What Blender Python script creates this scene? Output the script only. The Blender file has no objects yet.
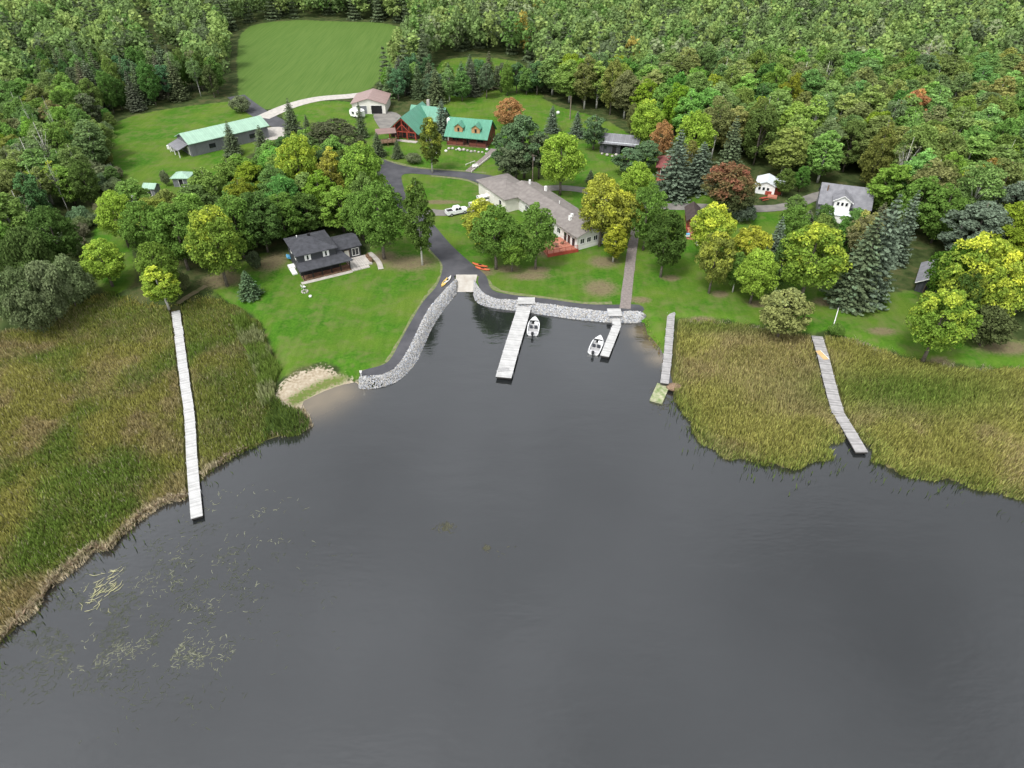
import bpy, math, random
import numpy as np
from mathutils import Vector, Matrix
R = math.radians
random.seed(7)
C = bpy.context.scene.collection
SC = bpy.context.scene

# ---------------------------------------------------------------- camera, sky, sun, exposure
FPX, PITCH, HC = 683.0, R(38), 68.0
cd = bpy.data.cameras.new('camera'); cam = bpy.data.objects.new('camera', cd); C.objects.link(cam)
cam.location = (0, 0, HC); cam.rotation_euler = (R(90) - PITCH, 0, 0)
cd.sensor_width = 36; cd.lens = FPX / 1024 * 36; cd.clip_end = 9000; cd.clip_start = 0.5
SC.camera = cam
SUN_EL, SUN_AZ = R(58), R(215)          # azimuth the light comes from, clockwise from +Y
w = bpy.data.worlds.new('World'); SC.world = w; w.use_nodes = True
nt = w.node_tree; bg = nt.nodes['Background']
sky = nt.nodes.new('ShaderNodeTexSky'); sky.sky_type = 'NISHITA'; sky.sun_disc = False
sky.sun_elevation = SUN_EL; sky.sun_rotation = SUN_AZ; sky.dust_density = 3; sky.air_density = 1
hs = nt.nodes.new('ShaderNodeHueSaturation'); hs.inputs['Saturation'].default_value = 0.16
nt.links.new(sky.outputs[0], hs.inputs['Color'])
tc = nt.nodes.new('ShaderNodeTexCoord'); cn = nt.nodes.new('ShaderNodeTexNoise')
cn.inputs['Scale'].default_value = 3.0; cn.inputs['Detail'].default_value = 5
mr = nt.nodes.new('ShaderNodeMapRange'); mr.inputs['From Min'].default_value = .3; mr.inputs['From Max'].default_value = .7
mr.inputs['To Min'].default_value = .72; mr.inputs['To Max'].default_value = 1.3
mx = nt.nodes.new('ShaderNodeVectorMath'); mx.operation = 'SCALE'
nt.links.new(tc.outputs['Generated'], cn.inputs['Vector']); nt.links.new(cn.outputs[0], mr.inputs['Value'])
nt.links.new(hs.outputs[0], mx.inputs[0]); nt.links.new(mr.outputs[0], mx.inputs['Scale'])
nt.links.new(mx.outputs[0], bg.inputs['Color'])
bg.inputs['Strength'].default_value = 0.15
sl = bpy.data.lights.new('sun', 'SUN'); sl.energy = 1.2; sl.angle = R(12); sl.color = (1, .975, .94)
so = bpy.data.objects.new('sun', sl); C.objects.link(so)
sd = Vector((math.sin(SUN_AZ) * math.cos(SUN_EL), math.cos(SUN_AZ) * math.cos(SUN_EL), math.sin(SUN_EL)))
so.rotation_euler = sd.to_track_quat('Z', 'Y').to_euler(); so.location = (-60, -60, 160)
vs = SC.view_settings; vs.view_transform = 'Standard'; vs.look = 'None'; vs.gamma = 1; vs.exposure = .98
vs.use_curve_mapping = False

# ---------------------------------------------------------------- helpers
GZ = 1.2                                             # level of the dry land above the water
def at(x, y, z=GZ):
    u = (x - 512) / FPX; v = (y - 384) / FPX
    dy = math.cos(PITCH) - v * math.sin(PITCH); dz = -math.sin(PITCH) - v * math.cos(PITCH)
    t = (z - HC) / dz
    return (u * t, dy * t)
def proj(X, Y, Z):
    z = Z - HC; d = Y * math.cos(PITCH) - z * math.sin(PITCH)
    return 512 + FPX * X / d, 384 - FPX * (Y * math.sin(PITCH) + z * math.cos(PITCH)) / d
def pts(l, z=GZ): return [at(a, b, z) for a, b in l]

def tag(o, label=None, cat=None, group=None, kind=None):
    if label: o['label'] = label
    if cat: o['category'] = cat
    if group: o['group'] = group
    if kind: o['kind'] = kind
    return o
def empty(name, loc, rz=0, label=None, cat=None, group=None):
    o = bpy.data.objects.new(name, None); C.objects.link(o)
    o.location = loc; o.rotation_euler = (0, 0, rz); o.empty_display_size = .5
    return tag(o, label, cat, group)

def N(m, t, **kw):
    n = m.node_tree.nodes.new(t)
    for k, v in kw.items(): setattr(n, k, v)
    return n
def mat(name, col, rough=.8, var=.25, scale=2.0, col2=None, spec=.3, bump=0., metal=0, bscale=None, stretch=None, detail=4):
    """procedural material: noise moves between two tones of the surface's own colour"""
    m = bpy.data.materials.new(name); m.use_nodes = True
    p = m.node_tree.nodes['Principled BSDF']; L = m.node_tree.links.new
    p.inputs['Roughness'].default_value = rough; p.inputs['Metallic'].default_value = metal
    p.inputs['Specular IOR Level'].default_value = spec
    tcn = N(m, 'ShaderNodeTexCoord'); mp = N(m, 'ShaderNodeMapping')
    if stretch: mp.inputs['Scale'].default_value = stretch
    n = N(m, 'ShaderNodeTexNoise'); n.inputs['Scale'].default_value = scale; n.inputs['Detail'].default_value = detail
    r = N(m, 'ShaderNodeValToRGB')
    a = [c * (1 - var) for c in col]; b = [min(1, c * (1 + var)) for c in (col2 or col)]
    if col2: a = list(col)[:3]; b = list(col2)[:3]
    r.color_ramp.elements[0].position = .33; r.color_ramp.elements[1].position = .67
    r.color_ramp.elements[0].color = (*a, 1); r.color_ramp.elements[1].color = (*b, 1)
    L(tcn.outputs['Object'], mp.inputs[0]); L(mp.outputs[0], n.inputs['Vector']); L(n.outputs[0], r.inputs[0]); L(r.outputs[0], p.inputs['Base Color'])
    if bump:
        n2 = N(m, 'ShaderNodeTexNoise'); n2.inputs['Scale'].default_value = bscale or scale * 4; n2.inputs['Detail'].default_value = 5
        bn = N(m, 'ShaderNodeBump'); bn.inputs['Strength'].default_value = bump; bn.inputs['Distance'].default_value = .1
        L(mp.outputs[0], n2.inputs['Vector']); L(n2.outputs[0], bn.inputs['Height']); L(bn.outputs[0], p.inputs['Normal'])
    return m
def ribbed(name, col, axis='X', period=.5, rough=.45, dark=.8, var=.06, spec=.4, bump=.5):
    """sheet metal ribs, board lines or shingle courses across one local axis"""
    m = mat(name, col, rough, var, .7, spec=spec); L = m.node_tree.links.new
    p = m.node_tree.nodes['Principled BSDF']; r = [n for n in m.node_tree.nodes if n.type == 'VALTORGB'][0]
    tcn = [n for n in m.node_tree.nodes if n.type == 'TEX_COORD'][0]
    sx = N(m, 'ShaderNodeSeparateXYZ'); L(tcn.outputs['Object'], sx.inputs[0])
    d = N(m, 'ShaderNodeMath', operation='DIVIDE'); L(sx.outputs[axis], d.inputs[0]); d.inputs[1].default_value = period
    f = N(m, 'ShaderNodeMath', operation='FRACT'); L(d.outputs[0], f.inputs[0])
    g = N(m, 'ShaderNodeMath', operation='GREATER_THAN'); L(f.outputs[0], g.inputs[0]); g.inputs[1].default_value = .86
    fl = N(m, 'ShaderNodeMath', operation='FLOOR'); L(d.outputs[0], fl.inputs[0])
    wn = N(m, 'ShaderNodeTexWhiteNoise', noise_dimensions='1D'); L(fl.outputs[0], wn.inputs['W'])
    mr = N(m, 'ShaderNodeMapRange'); L(wn.outputs[0], mr.inputs['Value']); mr.inputs['To Min'].default_value = 1 - var * 2; mr.inputs['To Max'].default_value = 1
    m1 = N(m, 'ShaderNodeVectorMath', operation='SCALE'); L(r.outputs[0], m1.inputs[0]); L(mr.outputs[0], m1.inputs['Scale'])
    m2 = N(m, 'ShaderNodeMix', data_type='RGBA', blend_type='MULTIPLY'); m2.inputs['B'].default_value = (dark, dark, dark, 1) if 'B' in m2.inputs else (1,) * 4
    for s in m2.inputs:
        if s.name == 'B' and s.type == 'RGBA': s.default_value = (dark, dark, dark, 1)
    A = [s for s in m2.inputs if s.name == 'A' and s.type == 'RGBA'][0]
    L(g.outputs[0], m2.inputs[0]); L(m1.outputs[0], A); L([s for s in m2.outputs if s.type == 'RGBA'][0], p.inputs['Base Color'])
    bn = N(m, 'ShaderNodeBump'); bn.inputs['Strength'].default_value = bump; bn.inputs['Distance'].default_value = .03; bn.invert = True
    L(g.outputs[0], bn.inputs['Height']); L(bn.outputs[0], p.inputs['Normal'])
    return m

M = {}
M['white'] = mat('white_paint', (.75, .75, .73), .5, .06, .8)
M['offwhite'] = mat('cream_siding', (.62, .60, .54), .7, .06, .6)
M['siding_white'] = ribbed('white_lap_siding', (.70, .69, .66), 'Z', .22, .6, .82)
M['siding_char'] = ribbed('charcoal_lap_siding', (.045, .047, .055), 'Z', .25, .6, .7)
M['siding_grey'] = ribbed('grey_sheet_siding', (.17, .175, .19), 'X', .4, .55, .75)
M['glass'] = mat('window_glass', (.02, .023, .027), .08, .2, 1, spec=.6)
M['black'] = mat('black_void', (.012, .012, .013), .7, .2, 1)
M['shingle_char'] = mat('charcoal_shingles', (.052, .054, .062), .9, .22, 1.2, bump=.3, bscale=9)
M['shingle_grey'] = mat('grey_brown_shingles', (.17, .152, .142), .92, .2, 1.0, col2=(.225, .205, .19), bump=.4, bscale=8)
M['shingle_lt'] = mat('grey_shingles', (.15, .152, .165), .9, .15, 1.0, col2=(.21, .21, .225), bump=.3, bscale=8)
M['shingle_brown'] = mat('brown_shingles', (.06, .045, .042), .9, .2, 1)
M['shingle_maroon'] = mat('maroon_shingles', (.19, .062, .058), .9, .15, 1, bump=.2)
M['metal_green'] = ribbed('green_metal_roofing', (.085, .27, .18), 'X', .4, .4, .72)
M['metal_pale'] = ribbed('pale_green_metal_roofing', (.31, .47, .36), 'X', .6, .4, .82)
M['metal_grey'] = ribbed('grey_metal_roofing', (.20, .20, .215), 'X', .5, .45, .75, var=.1)
M['metal_white'] = mat('white_metal_roofing', (.60, .64, .66), .4, .06, 1)
M['roof_brown'] = mat('brown_metal_roof', (.21, .14, .125), .6, .1, 1)
M['log_red'] = ribbed('red_brown_log_wall', (.17, .05, .035), 'Z', .28, .6, .45, var=.15)
M['log_dark'] = ribbed('dark_log_wall', (.075, .035, .028), 'Z', .28, .6, .5, var=.15)
M['barn'] = ribbed('weathered_board_wall', (.07, .072, .082), 'X', .25, .8, .6, var=.2)
M['red'] = mat('red_stain', (.30, .055, .035), .7, .15, 1.2)
M['red_deck'] = ribbed('salmon_deck_boards', (.48, .19, .125), 'X', .16, .7, .6, var=.1)
M['deck_grey'] = ribbed('pale_deck_boards', (.50, .47, .43), 'X', .18, .8, .6, var=.12)
M['dock_plank'] = ribbed('dock_planks', (.53, .53, .52), 'Y', .21, .8, .5, var=.14)
M['dock_grey'] = ribbed('weathered_dock_planks', (.40, .39, .385), 'Y', .2, .85, .5, var=.2)
M['dock_moss'] = mat('mossy_planks', (.13, .19, .06), .9, .2, 1.2, col2=(.40, .39, .27))
M['dock_side'] = mat('dock_frame_shaded', (.03, .028, .026), .9, .3, 1)  # near-black: shade on the dock's end and side faces is put into this colour
M['plywood'] = mat('plywood', (.52, .36, .17), .8, .1, 1)
M['wood'] = mat('brown_wood', (.16, .10, .06), .8, .2, 2)
M['wood_pole'] = mat('pole_wood', (.20, .165, .13), .9, .2, 2)
M['pinewood'] = mat('yellow_pine_wood', (.42, .25, .12), .8, .1, 2)
M['concrete'] = mat('concrete', (.34, .31, .27), .85, .1, .8, col2=(.44, .42, .38), bump=.1)
M['gravelpad'] = mat('pale_gravel', (.36, .34, .31), .95, .1, 1.0, col2=(.47, .44, .40), bump=.3)
M['asphalt'] = mat('asphalt', (.052, .053, .060), .9, .1, .35, col2=(.082, .082, .090), bump=.25, bscale=12)
M['gravel'] = mat('gravel_road', (.14, .135, .125), .95, .1, .5, col2=(.22, .205, .185), bump=.3, bscale=9)
M['dirt'] = mat('dirt_track', (.20, .15, .105), .95, .1, .8, col2=(.12, .13, .05), bump=.3)
M['brick'] = mat('red_paver', (.16, .14, .13), .9, .1, 2.5, col2=(.24, .205, .19), bump=.3)
M['verge'] = mat('dry_mown_verge', (.19, .18, .10), .95, .1, 1.5, col2=(.10, .15, .04), bump=.3)
M['rubber'] = mat('black_rubber', (.02, .02, .02), .8, .2, 3)
M['carwhite'] = mat('white_car_paint', (.78, .79, .80), .25, .03, 1, spec=.5)
M['hull'] = mat('white_gelcoat', (.72, .73, .73), .35, .05, 1, spec=.5)
M['boat_in'] = mat('boat_floor_grey', (.33, .33, .33), .7, .15, 3)
M['seat'] = mat('dark_boat_seat', (.05, .055, .065), .6, .2, 3)
M['seat_lt'] = mat('grey_boat_seat', (.45, .45, .46), .6, .1, 3)
M['motor'] = mat('black_motor_cowl', (.018, .019, .022), .35, .1, 3, spec=.5)
M['alu'] = mat('aluminium', (.50, .51, .53), .4, .1, 2, metal=.6)
M['kayak_red'] = mat('orange_red_plastic', (.50, .12, .05), .4, .08, 2)
M['kayak_yel'] = mat('yellow_plastic', (.66, .44, .12), .4, .08, 2)
M['blue'] = mat('pale_blue_plastic', (.12, .40, .62), .5, .1, 2)
M['stone'] = mat('fieldstone', (.30, .28, .26), .9, .1, 1.5, col2=(.45, .42, .38))
M['bark'] = mat('bark', (.085, .07, .055), .95, .1, 3, col2=(.17, .15, .125))
M['bark_pale'] = mat('pale_aspen_bark', (.38, .37, .33), .9, .1, 2.5, col2=(.55, .54, .50))

class MB:
    """collects shapes and links them as ONE mesh object"""
    def __init__(s): s.v = []; s.f = []
    def poly(s, P, F):
        o = len(s.v); s.v += [tuple(p) for p in P]; s.f += [tuple(i + o for i in f) for f in F]; return s
    def box(s, x0, y0, z0, x1, y1, z1):
        return s.poly([(x0,y0,z0),(x1,y0,z0),(x1,y1,z0),(x0,y1,z0),(x0,y0,z1),(x1,y0,z1),(x1,y1,z1),(x0,y1,z1)],
                      [(3,2,1,0),(4,5,6,7),(0,1,5,4),(1,2,6,5),(2,3,7,6),(3,0,4,7)])
    def prism(s, base, z0, z1):
        n = len(base); a = sum(base[i][0]*base[(i+1)%n][1]-base[(i+1)%n][0]*base[i][1] for i in range(n))
        if a < 0: base = base[::-1]
        return s.poly([(x,y,z0) for x,y in base] + [(x,y,z1) for x,y in base],
                      [tuple(range(n))[::-1], tuple(range(n, 2*n))] + [(i,(i+1)%n,n+(i+1)%n,n+i) for i in range(n)])
    def extr(s, prof, a0, a1, axis='x'):
        """profile given in the plane across an axis, pushed from a0 to a1"""
        n = len(prof)
        if axis == 'x': P = [(a0,p,q) for p,q in prof] + [(a1,p,q) for p,q in prof]
        else: P = [(p,a0,q) for p,q in prof] + [(p,a1,q) for p,q in prof]
        return s.poly(P, [tuple(range(n)), tuple(range(2*n-1, n-1, -1))] + [((i+1)%n,i,n+i,n+(i+1)%n) for i in range(n)])
    def tube(s, P, r, n=6, cap=True):
        P = [Vector(p) for p in P]; rr = r if isinstance(r, (list, tuple)) else [r]*len(P); o = len(s.v)
        for i, p in enumerate(P):
            d = (P[min(i+1,len(P)-1)] - P[max(i-1,0)]).normalized(); a = d.orthogonal().normalized() if abs(d.z) < .9 else Vector((1,0,0)); a = (a - d*a.dot(d)).normalized(); b = d.cross(a)
            for k in range(n):
                t = 2*math.pi*k/n; s.v.append(tuple(p + (a*math.cos(t) + b*math.sin(t))*rr[i]))
        for i in range(len(P)-1):
            for k in range(n): s.f.append((o+i*n+k, o+i*n+(k+1)%n, o+(i+1)*n+(k+1)%n, o+(i+1)*n+k))
        if cap: s.f.append(tuple(o+k for k in range(n))[::-1]); s.f.append(tuple(o+(len(P)-1)*n+k for k in range(n)))
        return s
    def bar(s, a, b, r=.05, n=4): return s.tube([a, b], r, n)
    def slab(s, q, t):
        """a sheet of thickness t hanging below the corners q (roof planes)"""
        n = len(q); return s.poly([tuple(p) for p in q] + [(p[0],p[1],p[2]-t) for p in q],
              [tuple(range(n)), tuple(range(2*n-1, n-1, -1))] + [((i+1)%n,i,n+i,n+(i+1)%n) for i in range(n)])
    def build(s, name, m, parent=None, smooth=False):
        me = bpy.data.meshes.new(name); me.from_pydata(s.v, [], s.f); me.materials.append(m); me.validate()
        if smooth: me.polygons.foreach_set('use_smooth', [True]*len(me.polygons))
        o = bpy.data.objects.new(name, me); C.objects.link(o); o.parent = parent; return o

def npmesh(name, V, F, m, attrs=None, parent=None, link=True):
    """big meshes straight from numpy: F is (n,3) or (n,4); attrs = {name: per-vertex floats or colours}"""
    V = np.asarray(V, np.float32); F = np.asarray(F, np.int32); k = F.shape[1]
    me = bpy.data.meshes.new(name)
    me.vertices.add(len(V)); me.vertices.foreach_set('co', V.ravel())
    me.loops.add(F.size); me.loops.foreach_set('vertex_index', F.ravel())
    me.polygons.add(len(F)); me.polygons.foreach_set('loop_start', np.arange(0, F.size, k, dtype=np.int32))
    try: me.polygons.foreach_set('loop_total', np.full(len(F), k, np.int32))
    except Exception: pass
    for n, a in (attrs or {}).items():
        a = np.asarray(a, np.float32)
        if a.ndim == 1: me.attributes.new(n, 'FLOAT', 'POINT').data.foreach_set('value', a)
        else:
            c = np.ones((len(a), 4), np.float32); c[:, :a.shape[1]] = a
            me.attributes.new(n, 'FLOAT_COLOR', 'POINT').data.foreach_set('color', c.ravel())
    me.update(calc_edges=True); me.materials.append(m)
    if not link: return me
    o = bpy.data.objects.new(name, me); C.objects.link(o); o.parent = parent; return o

def sdist(P, poly):
    """signed distance of points to a polygon, positive inside"""
    P = np.asarray(P, float); A = np.asarray(poly, float); B = np.roll(A, -1, 0)
    d2 = np.full(len(P), 1e18); ins = np.zeros(len(P), bool)
    for a, b in zip(A, B):
        ab = b - a; t = np.clip(((P - a) @ ab) / (ab @ ab + 1e-12), 0, 1)
        q = P - (a + t[:, None] * ab); d2 = np.minimum(d2, (q * q).sum(1))
        c = (a[1] > P[:, 1]) != (b[1] > P[:, 1])
        xx = a[0] + (P[:, 1] - a[1]) / (b[1] - a[1] if b[1] != a[1] else 1e-9) * ab[0]
        ins ^= c & (P[:, 0] < xx)
    return np.where(ins, 1, -1) * np.sqrt(d2)
def vnoise(P, s, seed=0):
    """smooth value noise on 2-D points, 0..1"""
    r = np.random.RandomState(seed); T = r.rand(256, 256); Q = np.asarray(P) / s + 1000
    i = np.floor(Q).astype(int); f = Q - i; f = f * f * (3 - 2 * f)
    g = lambda a, b: T[(i[:, 0] + a) % 256, (i[:, 1] + b) % 256]
    return (g(0,0)*(1-f[:,0])+g(1,0)*f[:,0])*(1-f[:,1]) + (g(0,1)*(1-f[:,0])+g(1,1)*f[:,0])*f[:,1]
def fbm(P, s, seed=0): return (vnoise(P, s, seed) + .5*vnoise(P, s/2, seed+1) + .25*vnoise(P, s/4, seed+2)) / 1.75
def smooth_line(P, n=4, closed=False):
    """Catmull-Rom through the points"""
    P = [np.array(p, float) for p in P]; out = []; m = len(P)
    for i in range(m if closed else m - 1):
        g = (lambda k: P[k % m]) if closed else (lambda k: P[min(max(k, 0), m-1)])
        a, b, c, d = g(i-1), g(i), g(i+1), g(i+2)
        for j in range(n):
            t = j / n; out.append(.5*((2*b) + (c-a)*t + (2*a-5*b+4*c-d)*t*t + (3*b-a-3*c+d)*t**3))
    if not closed: out.append(P[-1])
    return out

# ---------------------------------------------------------------- the lie of the land
shore_px = [(-260,830),(-120,720),(0,643),(22,622),(45,598),(60,576),(76,564),(94,549),(108,552),(122,536),(147,512),(168,503),(186,499),
  (194,490),(208,474),(230,458),(250,449),(270,439),(296,433),(307,424),(300,412),(303,401),(320,393),(338,386),(358,381),(362,388),(381,386),(401,377),(416,360),(422,347),
  (431,327),(441,311),(456,292),(457,291),(472,291),(474,294),(478.5,302),(496,307),(512,309),(534,312),(562,316),(587,319),(612,321),(637,322),
  (645,322),(648,334),(657,343),(662,352),(666,366),(670,380),(673,392),(684,410),(692,425),(704,440),(730,457),(760,462),(790,470),(808,464),(826,456),
  (829,443),(858,436),(876,450),(878,462),(900,474),(940,478),(985,487),(1024,497),(1150,525),(1400,600)]
SH = pts(shore_px, 0.0)
LAND = SH + [(190, -60), (3500, -400), (3500, 4200), (-3500, 4200), (-3500, -700), (-170, -160)]
def zone(l): return [tuple(p) for p in smooth_line(pts(l), 3, True)]
marshL = pts([(-400,900),(-120,740),(0,655),(45,612),(80,575),(120,560),(170,515),(200,500),(240,465),(300,440),(316,425),(308,404),(283,406),(271,392),(277,366),
  (271,347),(257,318),(234,302),(205,297),(190,300),(180,306),(165,306),(135,303),(110,292),(60,305),(40,320),(0,328),(-300,332),(-700,420),(-900,900)])
marshR = pts([(672,392),(690,428),(730,470),(790,485),(850,478),(880,472),(985,500),(1150,535),(1500,640),(1700,480),(1300,392),(1024,367),(960,366),(900,354),
  (860,340),(838,334),(810,334),(770,328),(740,322),(690,319),(677,318),(671,345),(668,370)])
lawns = [
 [(212,292),(228,283),(244,262),(268,252),(285,262),(300,240),(360,262),(372,248),(430,245),(442,270),(438,290),(412,325),(392,358),(362,374),(345,372),(330,363),(300,366),(278,378),(277,365),(270,345),(256,316),(236,303)],
 [(108,128),(150,112),(215,103),(238,104),(262,125),(275,140),(230,165),(192,198),(126,196),(112,160)],
 [(92,232),(108,222),(128,238),(134,275),(120,292),(100,286),(96,262)],
 [(300,104),(352,102),(385,125),(378,158),(360,158),(320,142),(283,118)],
 [(372,160),(382,137),(430,120),(440,96),(442,60),(520,62),(545,100),(600,118),(655,150),(700,190),(760,208),(812,196),(800,230),(770,250),(840,290),(905,292),(945,285),(985,330),(1040,345),(1100,360),(1060,368),(960,362),(900,352),(838,332),(800,330),(740,320),(690,316),(672,316),(650,322),(600,318),(455,300),(436,280),(432,250),(400,210)],
 [(640,314),(673,312),(672,366),(664,364),(652,346),(645,330)],
 [(405,178),(466,178),(490,192),(465,212),(420,212)],
 [(372,160),(400,205),(432,255),(420,262),(390,240),(360,180)]]
fields = [[(246,104),(262,110),(330,99),(352,96),(380,80),(410,28),(255,22),(238,84)]]
sand = [[(272,400),(279,384),(295,374),(318,366),(336,370),(350,375),(361,377),(362,386),(338,391),(303,405),(284,410)]]
dirt = [(600,288,3.0,3.0),(508,269,2.6,1.6),(538,270,2.4,1.5),(671,278,1.8,1.2),(720,294,1.8,1.3),(757,304,1.8,1.3),(828,302,3,1.6),(940,360,2,1.2),(640,300,2,1.2),(700,318,3,.9),(530,276,4,1.6),(410,263,5,3.2),(384,258,3,3),(604,262,3,2.4),(440,202,5,1.2),(882,331,2.6,1.2),(1005,347,5,2.2),(482,272,2.5,2),(545,250,3,3),(222,280,4,3),(272,262,3,4)]
strip = [[(286,396),(300,387),(318,378),(336,372),(348,373),(340,378),(320,385),(304,394),(292,401)]]

def axis(lo, hi, step, far, grow=1.18):
    a = list(np.arange(lo, hi + .01, step)); s = step
    while a[-1] < far: s *= grow; a.append(a[-1] + s)
    s = step
    while a[0] > -far: s *= grow; a.insert(0, a[0] - s)
    return np.array(a)
def height(P):
    d = sdist(P, SH_ALL); ml = sdist(P, marshL); mr_ = sdist(P, marshR); mm = np.maximum(ml, mr_)
    bx, by = at(320, 385); beach = np.exp(-(((P[:,0]-bx)/7.5)**2 + ((P[:,1]-by)/7)**2))
    rise = 1.9 + 6.5 * np.clip(beach*1.6, 0, 1)
    t = np.clip(d / rise, -1.2, 1); z = np.where(t > 0, GZ * (1 - (1 - t)**1.6), t * 1.4)
    k = np.clip((mm + 2.2) / 2.4, 0, 1); k = k*k*(3-2*k)
    z = z*(1-k) + np.minimum(z, .12)*k
    rx = np.clip((np.abs(P[:,0]+9.3) - 1.75)/.4, 0, 1); ry = np.clip((np.abs(P[:,1]-117.6) - 2.9)/.5, 0, 1); q = np.maximum(rx, ry)
    return np.where(q < 1, np.minimum(z, -.6)*(1-q) + z*q, z)
SH_ALL = LAND

# terrain sheet
xs = axis(-125, 150, .85, 3400); ys = axis(35, 262, .85, 4000)
GX, GY = np.meshgrid(xs, ys); P = np.stack([GX.ravel(), GY.ravel()], 1)
Z = height(P) + (fbm(P, 6, 3) - .5) * .12 * (P[:, 1] > 0)
Z = np.where(np.abs(P).max(1) > 500, Z + fbm(P, 400, 9)*8 - 2, Z)
def dmax(L_): return np.max([sdist(P, zone(l)) for l in L_], 0)
lawn_d = dmax(lawns); field_d = dmax(fields); sand_d = dmax(sand); strip_d = dmax(strip); marsh_d = np.maximum(sdist(P, marshL), sdist(P, marshR))
dirt_d = np.full(len(P), -9.)
for px, py, rx, ry in dirt:
    cx, cy = at(px, py); q = np.sqrt(((P[:,0]-cx)/rx)**2 + ((P[:,1]-cy)/ry)**2); dirt_d = np.maximum(dirt_d, (1 - q) * 1.5)
ny, nx = GX.shape; idx = np.arange(ny*nx).reshape(ny, nx)
F = np.stack([idx[:-1,:-1].ravel(), idx[:-1,1:].ravel(), idx[1:,1:].ravel(), idx[1:,:-1].ravel()], 1)
gm = bpy.data.materials.new('ground'); gm.use_nodes = True; L = gm.node_tree.links.new
pb = gm.node_tree.nodes['Principled BSDF']; pb.inputs['Roughness'].default_value = .95; pb.inputs['Specular IOR Level'].default_value = .1
tcn = N(gm, 'ShaderNodeTexCoord')
def noise(s, d=5, st=None, dist=0):
    n = N(gm, 'ShaderNodeTexNoise'); n.inputs['Scale'].default_value = s; n.inputs['Detail'].default_value = d; n.inputs['Distortion'].default_value = dist
    if st:
        mp = N(gm, 'ShaderNodeMapping'); mp.inputs['Scale'].default_value = st; mp.inputs['Rotation'].default_value = (0, 0, .5); L(tcn.outputs['Object'], mp.inputs[0]); L(mp.outputs[0], n.inputs['Vector'])
    else: L(tcn.outputs['Object'], n.inputs['Vector'])
    return n.outputs[0]
def ramp(src, stops):
    r = N(gm, 'ShaderNodeValToRGB'); e = r.color_ramp.elements
    while len(e) < len(stops): e.new(.5)
    for k, (p_, c_) in enumerate(stops): e[k].position = p_; e[k].color = (*c_, 1)
    L(src, r.inputs[0]); return r.outputs[0]
def mixc(f, a, b, t='MIX'):
    m = N(gm, 'ShaderNodeMix', data_type='RGBA', blend_type=t)
    ins = {s.name: s for s in m.inputs if s.type == 'RGBA'}
    if hasattr(f, 'is_linked'): L(f, m.inputs[0])
    else: m.inputs[0].default_value = f
    L(a, ins['A']); L(b, ins['B']); return [s for s in m.outputs if s.type == 'RGBA'][0]
def mask(attr, amp, ns, soft=.5):
    a = N(gm, 'ShaderNodeAttribute', attribute_name=attr); s = N(gm, 'ShaderNodeMath', operation='MULTIPLY_ADD')
    L(ns, s.inputs[0]); s.inputs[1].default_value = amp; L(a.outputs['Fac'], s.inputs[2])
    r = N(gm, 'ShaderNodeMapRange'); L(s.outputs[0], r.inputs['Value']); r.inputs['From Min'].default_value = amp*.5 - soft; r.inputs['From Max'].default_value = amp*.5 + soft
    r.interpolation_type = 'SMOOTHSTEP'; return r.outputs[0]
nb = noise(.09, 4); nmid = noise(.45, 6, dist=.3); nf = noise(2.2, 6); nfine = noise(7, 4)
forest = ramp(nmid, [(.3, (.022, .035, .010)), (.5, (.045, .065, .020)), (.7, (.085, .085, .035))])
lawn_a = ramp(nf, [(.3, (.034, .108, .007)), (.7, (.066, .160, .013))])
lawn_b = ramp(nfine, [(.3, (.070, .130, .012)), (.7, (.115, .180, .026))])
lawn_c = ramp(nf, [(.3, (.135, .145, .05)), (.7, (.10, .15, .032))])
lw = mixc(ramp(nb, [(.40, (0,0,0)), (.62, (1,1,1))]), lawn_a, lawn_b)
lw = mixc(ramp(nmid, [(.46, (0,0,0)), (.66, (.7,.7,.7))]), lw, lawn_c)
stripe = noise(.35, 3, (4.0, .35, 1)); lw = mixc(.22, lw, ramp(stripe, [(.35, (.40,.52,.40)), (.65, (1,1,1))]), 'MULTIPLY')
nfur = noise(.5, 2, (5.0, .12, 1)); field = ramp(nfur, [(.3, (.065, .125, .022)), (.7, (.095, .155, .034))])
marshc = ramp(nmid, [(.3, (.05, .06, .018)), (.6, (.10, .095, .035)), (.75, (.16, .13, .07))])
sandc = ramp(nf, [(.35, (.27, .22, .15)), (.65, (.40, .35, .27))])
dirtc = ramp(nf, [(.3, (.125, .10, .06)), (.6, (.16, .14, .075)), (.75, (.09, .13, .035))])
c = mixc(mask('lawn', 3.0, nmid, .5), forest, lw)
c = mixc(mask('field', 2.0, nmid), c, field)
c = mixc(mask('dirtm', 1.6, nf, .7), c, dirtc)
c = mixc(mask('marsh', 1.5, nmid), c, marshc)
c = mixc(mask('sandm', 4.5, nf, .5), c, sandc)
c = mixc(mask('strip', 2.6, nf, .6), c, lawn_c)
L(c, pb.inputs['Base Color'])
bn = N(gm, 'ShaderNodeBump'); bn.inputs['Strength'].default_value = .5; bn.inputs['Distance'].default_value = .15; L(nf, bn.inputs['Height']); L(bn.outputs[0], pb.inputs['Normal'])
cl = lambda a: np.clip(a, -8, 8)
g = npmesh('ground', np.column_stack([P, Z]), F, gm, {'lawn': cl(lawn_d), 'field': cl(field_d), 'sandm': cl(sand_d), 'strip': cl(strip_d), 'marsh': cl(marsh_d), 'dirtm': cl(dirt_d)})
g.data.polygons.foreach_set('use_smooth', [True]*len(g.data.polygons)); tag(g, kind='structure')

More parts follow.
